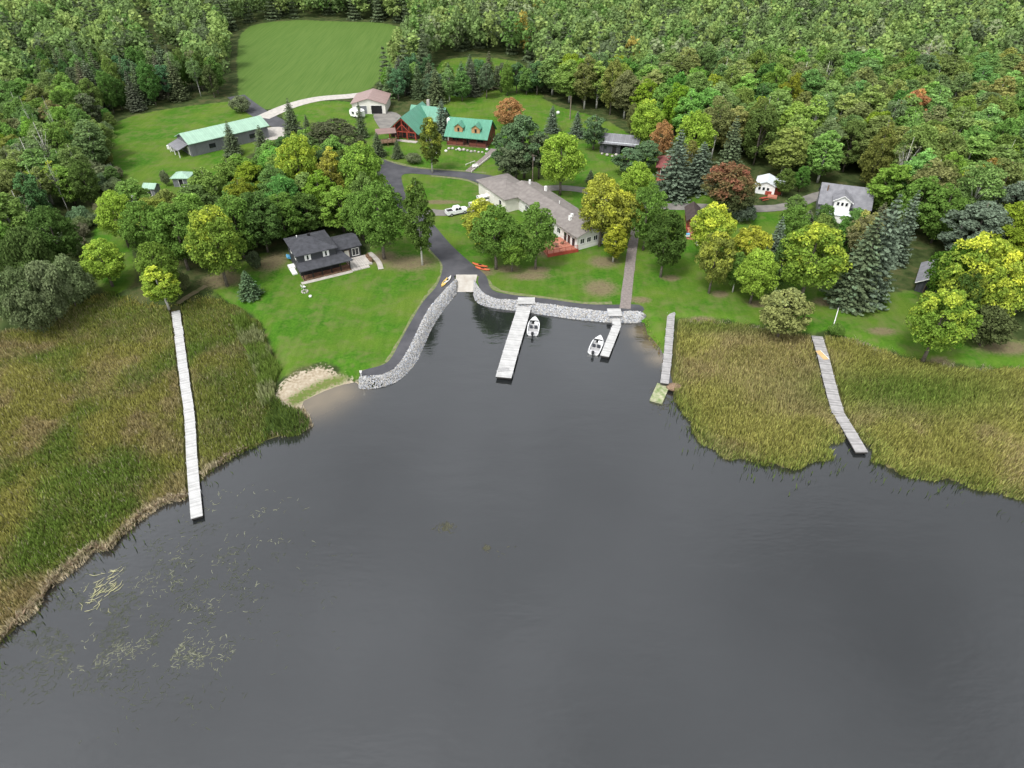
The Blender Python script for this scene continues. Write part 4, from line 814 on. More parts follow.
# brown cabin with salmon porch
H12 = frame_at(686.5, 229, -8, name='brown_cabin', label='narrow brown-roofed cabin with salmon porch between two yard trees', cat='cabin')
gable(H12, 0, 0, 3.0, 7.0, 2.2, 1.2, 'y', M['log_red'], M['shingle_brown'], .35)
window(H12, 'S', 0, 1.5, .1, .9, 1.9, 'white', 'offwhite', 'door')
MB().box(-.2, -3.2, 0, 2.6, -.02, .45).build('deck', M['red_deck'], H12); rail(H12, [(-.2,-.1),(-.2,-3.2),(2.6,-3.2),(2.6,-.1)], .9, 'red', 1.3, .45)
MB().box(-.3, -5.2, 0, 2.4, -3.25, .08).build('paving', M['red_deck'], H12)
o = empty('cooler', (*at(687.5, 236, 1.7), GZ+.46), .2, 'white cooler box on the salmon porch of the brown cabin', 'cooler'); MB().box(-.4,-.3,0,.4,.3,.5).build('body', M['white'], o); MB().box(-.43,-.33,.5,.43,.33,.6).build('lid', M['blue'], o)
o = empty('tarp_shelter', (*at(699.5, 244), GZ), .2, 'grey-white draped tarp beside the salmon porch of the brown cabin', 'tarp'); MB().poly([(-1,-.5,0),(1,-.5,0),(.9,.5,0),(-.9,.6,0),(-.3,0,1.2),(.4,.1,.8)], [(0,1,5,4),(1,2,5),(2,3,4,5),(3,0,4),(3,2,1,0)]).build('sheet', M['offwhite'], o); MB().bar((-.3,0,0),(-.3,0,1.25),.04).build('pole', M['wood'], o)

# small sheds with pale green roofs at the field's lower edge
o = frame_at(174.5, 187, 0, name='gazebo', label='small gazebo with pale mint hipped roof at the lower edge of the field', cat='gazebo')
hip(o, 0, 0, 4.0, 3.6, 2.2, 1.0, M['siding_grey'], M['metal_pale'], .4); window(o, 'S', 0, 2, .1, 1.0, 1.9, 'white', 'black', 'door')
o = frame_at(145.5, 196, -5, name='garden_shed', label='tiny shed with pale mint roof left of the gazebo', cat='shed')
gable(o, 0, 0, 2.8, 2.6, 2.0, .7, 'x', M['siding_grey'], M['metal_pale'], .3); window(o, 'S', 0, 1.4, .1, .8, 1.7, 'white', 'black', 'door')
o = frame_at(124, 205, 0, name='white_camper', label='boxy white utility trailer at the corner of the field, left of the tiny shed', cat='trailer')
MB().box(0, 0, .4, 2.5, 1.7, 1.9).build('body', M['white'], o); MB().tube([(.5,-.05,.35),(.5,.15,.35)], .35, 12).build('wheel', M['rubber'], o); MB().tube([(1.9,-.05,.35),(1.9,.15,.35)], .35, 12).build('wheel', M['rubber'], o)
MB().bar((2.5,.85,.45),(3.5,.85,.45),.05).build('hitch', M['black'], o)

# rail fence along the field's left side
o = empty('rail_fence', (*at(106, 152), GZ), 0, 'pale leaning rail fence along the left side of the big field', 'fence')
fpx = [(106,152),(109,160),(113,170),(117,179),(120,188)]; fp_ = [Vector((*at(*p), 0)) - Vector((*at(106,152), 0)) for p in fpx]
for p in fp_: MB().bar(p, p+Vector((0,0,1.3)), .09).build('post', M['bark_pale'], o)
for a_, b_ in zip(fp_[:-1], fp_[1:]):
    for zz in (.5, 1.1): MB().bar(a_+Vector((0,0,zz)), b_+Vector((0,0,zz)), .07).build('rail', M['bark_pale'], o)
# cabin path rail
o = empty('path_railing', (*at(473, 173), GZ), 0, 'low white railing along the paved path to the two-dormer log cabin', 'railing')
for pa, pb_ in (((471.5,172.5),(497,152)), ((466,166),(475,162.5))):
    A = Vector((*at(*pa), 0)) - Vector((*at(473,173), 0)); B = Vector((*at(*pb_), 0)) - Vector((*at(473,173), 0)); b = MB(); b.bar(A+Vector((0,0,.45)), B+Vector((0,0,.45)), .09)
    n = max(2, int((B-A).length/2)); 
    for i in range(n+1): p = A.lerp(B, i/n); b.bar(p, p+Vector((0,0,.45)), .08)
    b.build('rail', M['offwhite'], o)
o = frame_at(473, 168.5, 25, name='garden_bench', label='white garden bench by the path to the two-dormer log cabin', cat='bench')
MB().box(0,0,.4,1.6,.5,.47).build('seat', M['white'], o); MB().box(0,.45,.47,1.6,.52,.95).build('backrest', M['white'], o)
for x in (.05, 1.45): MB().box(x,.05,0,x+.1,.45,.4).build('leg', M['white'], o)

# pickup truck
T = frame_at(448, 217.5, 27, name='pickup_truck', label='white crew-cab pickup parked on the short gravel drive', cat='pickup')
MB().extr([(0,.45),(5.3,.45),(5.3,.95),(5.1,1.08),(3.95,1.15),(0,1.15)], 0, 1.85, 'y').build('body', M['carwhite'], T)
cb = MB().poly([(1.75,.06,1.16),(4.0,.06,1.16),(4.0,1.79,1.16),(1.75,1.79,1.16),(2.0,.2,1.85),(3.35,.2,1.85),(3.35,1.65,1.85),(2.0,1.65,1.85)], [(3,2,1,0),(4,5,6,7),(0,1,5,4),(1,2,6,5),(2,3,7,6),(3,0,4,7)]).build('cab', M['carwhite'], T)
for (u0, u1) in ((2.05, 2.65), (2.78, 3.42)): MB().poly([(u0,.045,1.24),(u1+.15,.045,1.24),(u1-.05,.165,1.76),(u0+.08,.165,1.76)], [(0,1,2,3)]).build('side_window', M['glass'], T)
MB().poly([(4.0,.16,1.22),(4.0,1.69,1.22),(3.42,1.55,1.79),(3.42,.3,1.79)], [(0,1,2,3)]).build('windscreen', M['glass'], T)
MB().box(.12, .15, 1.151, 1.65, 1.7, 1.16).build('cargo_bed', M['rubber'], T)
MB().box(.05,.0,1.15,1.7,.14,1.3).box(.05,1.71,1.15,1.7,1.85,1.3).box(.0,.14,1.0,.1,1.71,1.3).build('bed_side', M['carwhite'], T)
for x in (1.0, 4.25):
    for y in (-.03, 1.62):
        wh = MB().tube([(x,y,.38),(x,y+.26,.38)], .38, 16).build('wheel', M['rubber'], T); MB().tube([(x,y-.01,.38),(x,y+.27,.38)], .2, 10).build('rim', M['alu'], wh)
for y in (.08, 1.45): MB().box(5.28, y, .72, 5.33, y+.32, .92).build('headlight', M['alu'], T)
MB().box(5.25,.0,.42,5.4,1.85,.6).build('front_bumper', M['alu'], T)
# boats on trailers by the lodge
def trailer(px, py, ang, label, cat='boat'):
    r = frame_at(px, py, ang, name='boat_trailer', label=label, cat='boat trailer'); r['group'] = 'boats on trailers by the lodge'
    tr = MB().bar((-.9,0,.5),(-.9,4,.5),.06).bar((.9,0,.5),(.9,4,.5),.06).bar((-.9,4,.5),(0,5.6,.5),.06).bar((.9,4,.5),(0,5.6,.5),.06).bar((-.9,1.2,.5),(.9,1.2,.5),.06).build('frame', M['alu'], r)
    for x in (-1.1, .95): MB().tube([(x,1.3,.33),(x+.15,1.3,.33)], .33, 12).build('wheel', M['rubber'], r)
    r2 = empty('covered_boat', (*at(px, py), GZ+.6), R(ang), label.replace('trailer carrying', 'hull,').replace('boat trailer', 'boat'), 'boat'); r2['group'] = 'boats parked by the lodge'
    Ls, W = 5.0, 1.9; st_ = 10; V = []; Fc = []
    for i in range(st_):
        t = i/(st_-1); hb = max(.04, W/2*(1-max(0,(t-.45)/.55)**2.2)); y = t*Ls; V += [(0,y,0+.3*t*t),(hb*.9,y,.35),(hb,y,.62+.1*t),(-hb,y,.62+.1*t),(-hb*.9,y,.35)]
    for i in range(st_-1):
        for k in (0,1,3,4): Fc.append((i*5+k,(i+1)*5+k,(i+1)*5+(k+1)%5,i*5+(k+1)%5))
    Fc += [(0,1,2,3,4)]; MB().poly(V, Fc).build('hull', M['hull'], r2)
    V = []; 
    for i in range(st_):
        t = i/(st_-1); hb = max(.05, W/2*(1-max(0,(t-.45)/.55)**2.2))+.02; y = t*Ls; zz = .66+.1*t; V += [(hb,y,zz),(0,y,zz+.35*math.sin(math.pi*min(1,t+.25))),(-hb,y,zz)]
    MB().poly(V, [(i*3+k,(i+1)*3+k,(i+1)*3+k+1,i*3+k+1) for i in range(st_-1) for k in (0,1)]).build('cover', M['offwhite'], r2)
trailer(470, 209, -62, 'boat trailer carrying a white covered boat, nearest to the pickup')
trailer(478, 202, -60, 'boat trailer carrying a white covered boat, second from the pickup')

# kayaks and canoes, poles, odds and ends
def kayak(px, py, ang, L_, W, m_, label, name='kayak', cat='kayak', tilt=0):
    r = frame_at(px, py, ang, name=name, label=label, cat=cat); st_ = 11; V = []; Fc = []
    for i in range(st_):
        t = i/(st_-1); hb = max(.03, W/2*math.sin(math.pi*t)**.6); y = (t-.5)*L_; lift = .16*(2*t-1)**4; V += [(0,y,lift),(hb*.8,y,.1+lift),(hb,y,.24+lift),(hb*.4,y,.33+lift),(-hb*.4,y,.33+lift),(-hb,y,.24+lift),(-hb*.8,y,.1+lift)]
    for i in range(st_-1):
        for k in range(7): Fc.append((i*7+k,(i+1)*7+k,(i+1)*7+(k+1)%7,i*7+(k+1)%7))
    Fc += [tuple(range(7)), tuple(range((st_-1)*7+6, (st_-1)*7-1, -1))]
    MB().poly(V, Fc).build('hull', m_, r); MB().prism([(.2*math.cos(a*.628), .48*math.sin(a*.628)) for a in range(10)], .3, .355).build('cockpit', M['black'], r); return r
kayak(480, 266, 62, 3.6, .85, M['kayak_red'], 'orange-red kayak on the grass edge, farther from the ramp of the two', 'kayak')
kayak(482.5, 269.5, 66, 3.2, .8, M['kayak_red'], 'orange-red kayak on the grass edge, nearer the ramp of the two', 'kayak')
kayak(444.5, 283.5, -14, 3.4, .8, M['kayak_yel'], 'yellow kayak lying on the asphalt left of the boat ramp', 'kayak')
kayak(447.5, 281, -22, 3.2, .7, M['offwhite'], 'cream kayak lying beside the yellow one', 'kayak')
o = tag(MB().tube([(0,0,.12),(0,5.9,.16)], .09, 8).build('fallen_pole', M['white']), 'long thin white pole lying on the lawn left of the crooked dock', 'pole')
a_, b_ = at(832.5, 329), at(841.5, 298); o.location = (*a_, GZ); o.rotation_euler = (0, 0, math.atan2(b_[1]-a_[1], b_[0]-a_[0]) - math.pi/2); o.scale = (1, math.dist(a_, b_)/5.9, 1)
def pole(px, py, ty, label, cross=True, r_=.14, m_='wood_pole'):
    X, Y = at(px, py); u = (ty-384)/FPX; t = Y/(math.cos(PITCH)-u*math.sin(PITCH)); h = HC + (-math.sin(PITCH)-u*math.cos(PITCH))*t - GZ
    o = empty('utility_pole', (X, Y, GZ), 0, label, 'pole'); MB().tube([(0,0,-.2),(0,0,h)], [r_, r_*.7], 8).build('pole', M[m_], o)
    if cross: MB().box(-.9,-.06,h-.5,.9,.06,h-.36).build('crossarm', M[m_], o); MB().tube([(.25,0,h-1.6),(.25,0,h-.8)], .2, 8).build('transformer', M['alu'], o)
    return X, Y, h+GZ
p1 = pole(532.5, 184, 154, 'brown utility pole rising behind the long lodge roof')
p2 = pole(570, 119, 96, 'tall bare pole standing in the clearing above the yard tree', False, .2)
wl = MB()
A, B = Vector((p1[0], p1[1], p1[2]-.3)), Vector((*at(440, 168, 7), 7)); wl.tube([A.lerp(B, i/10) - Vector((0,0,1.1*math.sin(math.pi*i/10))) for i in range(11)], .018, 4)
tag(wl.build('power_line', M['black']), 'thin power line hanging from the pole behind the lodge', 'wire')
o = empty('dock_sign', (*at(361.5, 377), GZ), 0, 'small white marker post where the left stone bank meets the beach', 'post'); MB().tube([(0,0,-.3),(0,0,1.3)], .06, 6).build('post', M['white'], o); MB().box(-.18,-.03,.9,.18,.03,1.3).build('panel', M['white'], o)
blob('satellite_dish', *at(690.5, 188), GZ+.6, .45, M['white'], 'white round dish at the foot of the blue spruces', 'dish', (1,.4,1))
for px, py, lb in ((459,150,'pale planter left of the log cabin door'),(487,150.5,'pale planter at the right porch corner of the log cabin'),(436,154,'white lawn ornament nearer the narrow tree'),(446,152,'white lawn ornament nearer the two-dormer cabin'),(553,118,'white covered mower in the clearing behind the pines'),(558,114,'white canopy in the clearing behind the pines'),(666,152,'white ornament by the maroon cottage')):
    blob('garden_ornament', *at(px, py), GZ-.05, .36 if py > 125 else .5, M['white'], lb, 'ornament', (1.2,.9,1))
blob('brush_pile', *at(674, 388, .3), .0, 1.1, mat('reddish_dead_leaves', (.15,.10,.065), .95, .2, 4, col2=(.26,.18,.12), bump=.8), 'low reddish brush mound at the water beside the mossy float', 'brush', (1.2,.9,.45))
# ---------------------------------------------------------------- trees
def leafmat(name, ycol=(.54,.56,.07), trans=.42):
    m = bpy.data.materials.new(name); m.use_nodes = True; L = m.node_tree.links.new; m.node_tree.nodes.remove(m.node_tree.nodes['Principled BSDF'])
    out = m.node_tree.nodes['Material Output']; oi = N(m, 'ShaderNodeObjectInfo'); a1 = N(m, 'ShaderNodeAttribute', attribute_name='lob'); a2 = N(m, 'ShaderNodeAttribute', attribute_name='rnd')
    br = N(m, 'ShaderNodeMapRange'); L(a2.outputs['Fac'], br.inputs['Value']); br.inputs['To Min'].default_value = .62; br.inputs['To Max'].default_value = 1.5
    # lobe value above the threshold turns towards the autumn colour
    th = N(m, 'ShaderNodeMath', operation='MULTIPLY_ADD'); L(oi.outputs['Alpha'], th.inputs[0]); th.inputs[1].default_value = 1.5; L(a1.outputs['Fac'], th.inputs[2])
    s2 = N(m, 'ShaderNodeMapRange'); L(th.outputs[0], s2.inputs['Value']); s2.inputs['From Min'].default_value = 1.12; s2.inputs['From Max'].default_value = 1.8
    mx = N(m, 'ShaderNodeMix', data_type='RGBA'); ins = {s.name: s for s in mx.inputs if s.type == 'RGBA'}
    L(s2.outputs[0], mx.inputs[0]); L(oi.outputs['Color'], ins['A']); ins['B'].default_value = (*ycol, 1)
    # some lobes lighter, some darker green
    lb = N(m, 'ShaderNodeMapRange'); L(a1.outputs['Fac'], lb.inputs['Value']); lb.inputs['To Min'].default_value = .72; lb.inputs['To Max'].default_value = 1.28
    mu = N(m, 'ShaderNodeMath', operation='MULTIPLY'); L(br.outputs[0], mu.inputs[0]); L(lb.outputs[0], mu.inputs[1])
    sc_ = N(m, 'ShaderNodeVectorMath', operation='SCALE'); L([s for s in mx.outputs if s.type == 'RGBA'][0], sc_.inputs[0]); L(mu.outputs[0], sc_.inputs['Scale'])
    d_ = N(m, 'ShaderNodeBsdfDiffuse'); t_ = N(m, 'ShaderNodeBsdfTranslucent'); ms = N(m, 'ShaderNodeMixShader'); ms.inputs[0].default_value = trans
    L(sc_.outputs[0], d_.inputs[0]); L(sc_.outputs[0], t_.inputs[0]); L(d_.outputs[0], ms.inputs[1]); L(t_.outputs[0], ms.inputs[2]); L(ms.outputs[0], out.inputs[0]); return m
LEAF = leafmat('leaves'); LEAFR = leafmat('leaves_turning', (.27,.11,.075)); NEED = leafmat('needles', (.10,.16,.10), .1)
def quads(c, nrm, s, rs, asp=.75):
    """one small four-sided leaf clump per centre, facing nrm"""
    n = len(c); nrm = nrm/np.linalg.norm(nrm, axis=1, keepdims=True); a = np.cross(nrm, rs.randn(n,3)); a /= np.linalg.norm(a, axis=1, keepdims=True); b = np.cross(nrm, a)
    s = s[:, None]; return np.stack([c - a*s, c - b*s*asp + nrm*s*.15, c + a*s, c + b*s*asp], 1)
def broadleaf(seed, H, Rr, bf=.25, nl=34, nleaf=5200, leaf=.30, lr=(.24,.40), top=1.0, sub=3):
    rs = np.random.RandomState(seed); cz = H*(1+bf)/2; hz = H*(1-bf)/2; Lc = []; Lr = []
    k = 0
    while len(Lc) < nl and k < 4000:
        k += 1; d = rs.randn(3); d /= np.linalg.norm(d); q = rs.uniform(.45, .88)**.7
        p = d*q; 
        wz = 1 - .25*max(0, p[2])*top; c = np.array([p[0]*Rr*wz, p[1]*Rr*wz, cz + p[2]*hz*.86]); r = Rr*rs.uniform(*lr)
        if all(np.linalg.norm(c-x) > .85*r for x in Lc): Lc.append(c); Lr.append(r)
    Lc = np.array(Lc); Lr = np.array(Lr)
    # secondary tufts on each lobe keep the outline uneven
    C2 = []; R2 = []; ID = []
    for i, (c, r) in enumerate(zip(Lc, Lr)):
        for j in range(sub*2):
            d = rs.randn(3); d[2] = abs(d[2])*.9 - .2; d /= np.linalg.norm(d); C2.append(c + d*r*.75); R2.append(r*rs.uniform(.32,.55)); ID.append(i)
    AC = np.concatenate([Lc, C2]); AR = np.concatenate([Lr, R2]); AI = np.concatenate([np.arange(len(Lc)), ID]); pw = AR**2; pw /= pw.sum()
    w_ = rs.choice(len(AC), int(nleaf*1.9), p=pw); d = rs.randn(len(w_), 3); d[:,2] += .75; d /= np.linalg.norm(d, axis=1, keepdims=True)
    P_ = AC[w_] + d*AR[w_][:,None]*rs.uniform(.72, 1.08, (len(w_),1))*[1,1,.85]
    keep = np.ones(len(P_), bool)
    for c, r in zip(Lc, Lr): keep &= (((P_-c)/[1,1,.85])**2).sum(1) > (.62*r)**2
    P_, d, w_ = P_[keep][:nleaf], d[keep][:nleaf], w_[keep][:nleaf]; n = len(P_)
    nr = d*.8 + rs.randn(n,3)*.55 + [0,0,.35]; V = quads(P_, nr, leaf*rs.uniform(.55, 1.35, n), rs)
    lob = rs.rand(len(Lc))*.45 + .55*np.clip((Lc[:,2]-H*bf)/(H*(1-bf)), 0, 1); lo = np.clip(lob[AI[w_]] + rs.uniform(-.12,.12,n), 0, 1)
    return V.reshape(-1,3), np.arange(n*4).reshape(n,4), np.repeat(lo,4), np.repeat(rs.rand(n),4), Lc, Lr
def spruce(seed, H, Rr, tiers=24, droop=.28, leaf=.26):
    rs = np.random.RandomState(seed); Cn = []; Nn = []; S = []; lo = []
    for i in range(tiers):
        t = i/(tiers-1); z = H*(.04 + .95*t); Rt = Rr*(1-t)**.8*rs.uniform(.85,1.12) + .10; nb_ = int(7 + 11*(1-t)); o = rs.rand()*6
        for k in range(nb_):
            a = o + 6.283*k/nb_ + rs.uniform(-.18,.18); l = Rt*rs.uniform(.72,1.12); m_ = max(4, int(l*6.5)); u = np.linspace(.22, 1, m_); b_ = rs.rand()
            x = np.cos(a)*l*u; y = np.sin(a)*l*u; zz = z - droop*l*u + .22*l*u**3 + rs.uniform(-.05,.05)
            side = rs.uniform(-1,1,m_)*.16*l*(1-u*.6)
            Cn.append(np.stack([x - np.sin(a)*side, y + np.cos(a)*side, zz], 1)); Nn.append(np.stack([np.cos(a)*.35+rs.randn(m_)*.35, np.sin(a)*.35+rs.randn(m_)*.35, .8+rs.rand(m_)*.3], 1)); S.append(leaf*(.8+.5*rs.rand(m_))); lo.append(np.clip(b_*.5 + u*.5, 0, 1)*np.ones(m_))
    Cn = np.concatenate(Cn); Nn = np.concatenate(Nn); S = np.concatenate(S); lo = np.concatenate(lo); V = quads(Cn, Nn, S, rs, .6); n = len(Cn)
    return V.reshape(-1,3), np.arange(n*4).reshape(n,4), np.repeat(lo,4), np.repeat(rs.rand(n),4), None, None
def trunkmesh(name, H, r, m_, Lc=None, seed=0, ht=.8, forks=5):
    rs = random.Random(seed); b = MB(); w1, w2 = rs.uniform(-.3,.3), rs.uniform(-.3,.3)
    P_ = [(0,0,-.25),(0,0,H*.12),(w1*.5,w2*.5,H*.35),(w1,w2,H*.6),(w1*.6,w2*.4,H*ht)]; b.tube(P_, [r*1.25, r, r*.8, r*.5, r*.12], 8)
    if Lc is not None:
        for c_ in list(Lc)[::max(1, len(Lc)//forks)][:forks]:
            z0 = min(max(c_[2]*.55, H*.2), H*.6); b.tube([(w1*z0/H, w2*z0/H, z0), (c_[0]*.5, c_[1]*.5, (z0+c_[2])/2+.2), tuple(c_)], [r*.42, r*.26, r*.07], 5)
    me = bpy.data.meshes.new(name); me.from_pydata(b.v, [], b.f); me.materials.append(m_); me.polygons.foreach_set('use_smooth', [True]*len(me.polygons)); return me
PROTO = {}
def reg(kind, gen, H, Rr, r, m_, lm, ht=.8, forks=6):
    V, F_, lo, rn, Lc, Lr = gen; k = len(PROTO.setdefault(kind, []))
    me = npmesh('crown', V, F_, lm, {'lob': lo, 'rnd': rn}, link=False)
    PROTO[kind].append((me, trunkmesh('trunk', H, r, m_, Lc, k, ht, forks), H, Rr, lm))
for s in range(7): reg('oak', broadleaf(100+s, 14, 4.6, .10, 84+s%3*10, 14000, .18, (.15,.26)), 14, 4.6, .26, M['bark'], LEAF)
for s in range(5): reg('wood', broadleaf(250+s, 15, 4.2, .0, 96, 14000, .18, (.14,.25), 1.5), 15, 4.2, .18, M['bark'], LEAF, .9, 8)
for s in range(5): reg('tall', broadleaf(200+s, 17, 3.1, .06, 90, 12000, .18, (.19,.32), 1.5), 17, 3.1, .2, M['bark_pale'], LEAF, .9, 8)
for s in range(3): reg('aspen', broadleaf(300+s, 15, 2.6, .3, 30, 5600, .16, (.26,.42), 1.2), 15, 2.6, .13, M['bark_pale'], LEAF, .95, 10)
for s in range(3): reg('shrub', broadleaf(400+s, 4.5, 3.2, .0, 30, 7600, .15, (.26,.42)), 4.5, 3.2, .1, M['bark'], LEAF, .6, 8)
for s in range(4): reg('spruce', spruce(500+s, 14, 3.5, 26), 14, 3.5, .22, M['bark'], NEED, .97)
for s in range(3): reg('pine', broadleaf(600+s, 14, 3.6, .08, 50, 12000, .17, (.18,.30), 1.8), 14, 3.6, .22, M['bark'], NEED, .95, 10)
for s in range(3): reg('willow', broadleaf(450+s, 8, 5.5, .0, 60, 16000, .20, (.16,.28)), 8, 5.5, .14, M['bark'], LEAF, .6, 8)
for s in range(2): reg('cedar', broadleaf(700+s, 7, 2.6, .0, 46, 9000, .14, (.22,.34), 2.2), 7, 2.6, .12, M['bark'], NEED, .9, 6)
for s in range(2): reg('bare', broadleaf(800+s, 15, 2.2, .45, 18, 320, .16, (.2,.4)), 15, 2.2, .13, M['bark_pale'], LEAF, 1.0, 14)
KN = dict(willow='shrub', wood='broadleaf_tree', oak='broadleaf_tree', tall='poplar_tree', aspen='aspen_tree', shrub='shrub', spruce='spruce_tree', pine='pine_tree', cedar='cedar_tree', bare='bare_tree')
KC = dict(willow='shrub', wood='tree', oak='tree', tall='tree', aspen='tree', shrub='shrub', spruce='spruce tree', pine='pine tree', cedar='cedar tree', bare='bare tree')
G, LG, YG, Y_, DG, GG, OR, RD, BR, BS, SP, PN = [(c_) for c_ in ((.140,.245,.050),(.205,.335,.058),(.28,.41,.062),(.46,.50,.07),(.105,.185,.050),(.19,.23,.12),(.42,.25,.11),(.17,.19,.07),(.24,.24,.11),(.105,.140,.095),(.095,.125,.065),(.085,.140,.065))]
USED = []
rt = random.Random(99); NTREE = {}
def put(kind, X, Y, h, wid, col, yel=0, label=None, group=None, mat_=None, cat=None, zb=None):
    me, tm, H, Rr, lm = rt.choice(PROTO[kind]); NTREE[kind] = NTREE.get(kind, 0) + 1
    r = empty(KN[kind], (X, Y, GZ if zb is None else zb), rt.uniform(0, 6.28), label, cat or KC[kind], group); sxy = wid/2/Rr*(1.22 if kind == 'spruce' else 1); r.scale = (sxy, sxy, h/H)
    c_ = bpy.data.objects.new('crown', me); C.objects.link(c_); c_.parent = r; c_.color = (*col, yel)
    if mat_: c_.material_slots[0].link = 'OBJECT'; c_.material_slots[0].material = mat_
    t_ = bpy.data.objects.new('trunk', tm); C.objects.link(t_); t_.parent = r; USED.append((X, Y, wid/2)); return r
YN = 384 + FPX/math.tan(PITCH)
def T_(kind, tx, ty, wpx, col, yel, label, base=None, h=None, mat_=None, group=None):
    """top of the crown at the pixel (tx,ty); base row or height in metres fixes where it stands"""
    if base is not None:
        bx = 512 + (tx-512)*(YN-base)/(YN-ty); X, Y = at(bx, base); v = (ty-384)/FPX; t = Y/(math.cos(PITCH)-v*math.sin(PITCH)); h = HC + (-math.sin(PITCH)-v*math.cos(PITCH))*t - GZ
    else: X, Y = at(tx, ty, h+GZ)
    _, cyp = proj(X, Y, GZ+h*.55); d_ = Y*math.cos(PITCH) - (h*.55+GZ-HC)*math.sin(PITCH); put(kind, X, Y, h*1.02, wpx*d_/FPX*1.04, col, yel, label, group, mat_)
# yard trees with trunks that show
T_('tall', 414, 171, 29, (.11,.18,.04), .2, 'slender tall green tree standing right of the charcoal house beside the asphalt drive', 265)
T_('oak', 374, 178, 52, G, .05, 'big dark green tree hiding the right end of the charcoal house wing', 259)
T_('oak', 495, 202, 50, G, .12, 'full green tree left of the pair in front of the long lodge', 269)
T_('tall', 481, 196, 34, (.30,.34,.06), .5, 'thin yellowing tree between the boat trailers and the full green lodge tree', 252)
T_('oak', 537, 201, 41, G, .05, 'full dark green tree right of the pair in front of the long lodge', 269)
T_('oak', 512, 228, 30, LG, 0, 'low bright green tree between the two big trees in front of the lodge', 271)
T_('oak', 606, 171, 50, (.26,.29,.06), .5, 'large golden yellow tree just right of the lodge gable', 246)
T_('oak', 626, 188, 38, (.26,.29,.06), .5, 'golden tree overhanging the top of the brick footpath', 247)
T_('tall', 617, 221, 24, (.27,.30,.035), .4, 'small yellow tree with white trunk at the left edge of the brick footpath', 262)
T_('oak', 652, 181, 40, G, .1, 'round green tree immediately right of the brick footpath', 250)
T_('oak', 671, 207, 42, (.075,.13,.03), .12, 'dark olive tree with thick pale trunk standing alone on the right lawn', 277)
T_('oak', 640, 158, 34, YG, .15, 'light green tree behind the golden ones and left of the blue spruce', 214)
T_('oak', 563, 129, 44, YG, .12, 'tall light green tree with a clear trunk behind the long lodge', 195)
T_('tall', 428, 112, 22, (.12,.16,.04), .42, 'narrow tree with yellow top between the timber-gabled lodge and the two-dormer cabin', 173)
T_('spruce', 441, 100, 19, BS, 0, 'grey-blue spruce between the two green-roofed log buildings', 138)
T_('spruce', 396, 140, 11, SP, 0, 'very small dark spruce on the grass below the timber-gabled lodge', 158)
T_('spruce', 376, 133, 15, SP, 0, 'small dark spruce at the bend of the asphalt road by the timber deck', 156)
T_('shrub', 413, 154, 15, GG, 0, 'low grey-green bush on the lawn in front of the timber-gabled lodge', 163)
T_('oak', 509, 96, 30, OR, .1, 'rusty orange maple right of the two-dormer log cabin', 131)
T_('pine', 508, 121, 34, PN, .1, 'dark pine at the left of the big pine clump behind the road', 177)
T_('pine', 525, 110, 40, PN, .2, 'tallest pine in the middle of the big pine clump behind the road', 178)
T_('pine', 540, 128, 30, SP, .0, 'dark pine at the right of the big pine clump behind the road', 179)
T_('pine', 516, 138, 38, SP, .0, 'low wide pine at the front of the big pine clump', 181)
T_('spruce', 553, 106, 14, BS, 0, 'small blue-grey spruce in the clearing behind the light green tree', 132)
T_('spruce', 578, 112, 15, BS, 0, 'pointed blue-grey spruce in the clearing left of the storage shed', 137)
T_('pine', 596, 113, 26, PN, .1, 'dark bushy pine touching the left end of the storage shed', 150)
T_('spruce', 591, 170, 9, SP, 0, 'tiny dark spruce on the lawn above the golden tree', 182)
T_('pine', 630, 146, 30, PN, .4, 'blue-green pine in front of the right end of the storage shed', 176)
T_('pine', 647, 139, 30, PN, .2, 'dark pine between the storage shed and the maroon cottage', 173)
T_('spruce', 682, 131, 36, BS, .15, 'tallest blue spruce beside the maroon cottage', 197)
T_('spruce', 705, 143, 32, BS, 0, 'blue spruce right behind the tallest one, left of the red maple', 190)
T_('spruce', 738, 117, 26, SP, .2, 'tall thin olive spruce rising behind the red maple', 178)
T_('tall', 694, 138, 22, (.20,.20,.06), .25, 'pale olive tree between the two blue spruces', 185)
T_('oak', 734, 160, 52, RD, .62, 'wide maple with dull red top left of the little red cabin', 214, mat_=LEAFR)
T_('oak', 738, 178, 42, (.09,.11,.045), .0, 'brownish green tree below the dull red maple', 217, mat_=LEAFR)
T_('oak', 718, 201, 44, YG, .55, 'bright yellow tree below the red maple', 264)
T_('oak', 722, 228, 38, (.22,.26,.06), .4, 'brown and yellow tree with dark lower crown at the near side of the yard row', 293)
T_('oak', 757, 223, 44, (.25,.27,.045), .5, 'yellow tree behind the light green one in the yard row', 283)
T_('oak', 764, 247, 40, YG, .2, 'light green round tree at the right of the yard row', 303)
T_('tall', 742, 250, 20, G, .1, 'small dark tree wedged in the middle of the yard row', 292)
T_('shrub', 746, 205, 22, BS, 0, 'silvery blue bush by the gravel lane below the maple', 222)
T_('oak', 824, 221, 64, (.20,.31,.05), .42, 'broad yellow-green oak standing in front of the big dark spruces', 300)
T_('oak', 800, 204, 32, G, .1, 'green tree left of the white bay of the grey-roofed house', 250)
T_('oak', 874, 209, 34, BR, .35, 'brownish yellow tree right below the grey-roofed house', 262)
T_('spruce', 783, 218, 24, BS, 0, 'blue-grey spruce behind the yard row and left of the broad oak', 275)
T_('tall', 790, 236, 24, DG, 0, 'dark green tree against the left side of the broad oak', 292)
T_('spruce', 900, 197, 44, BS, .0, 'largest silvery dark spruce left of the dark shed', 300)
T_('spruce', 880, 215, 44, SP, .3, 'left one of the massive spruces behind the right lawn', 303)
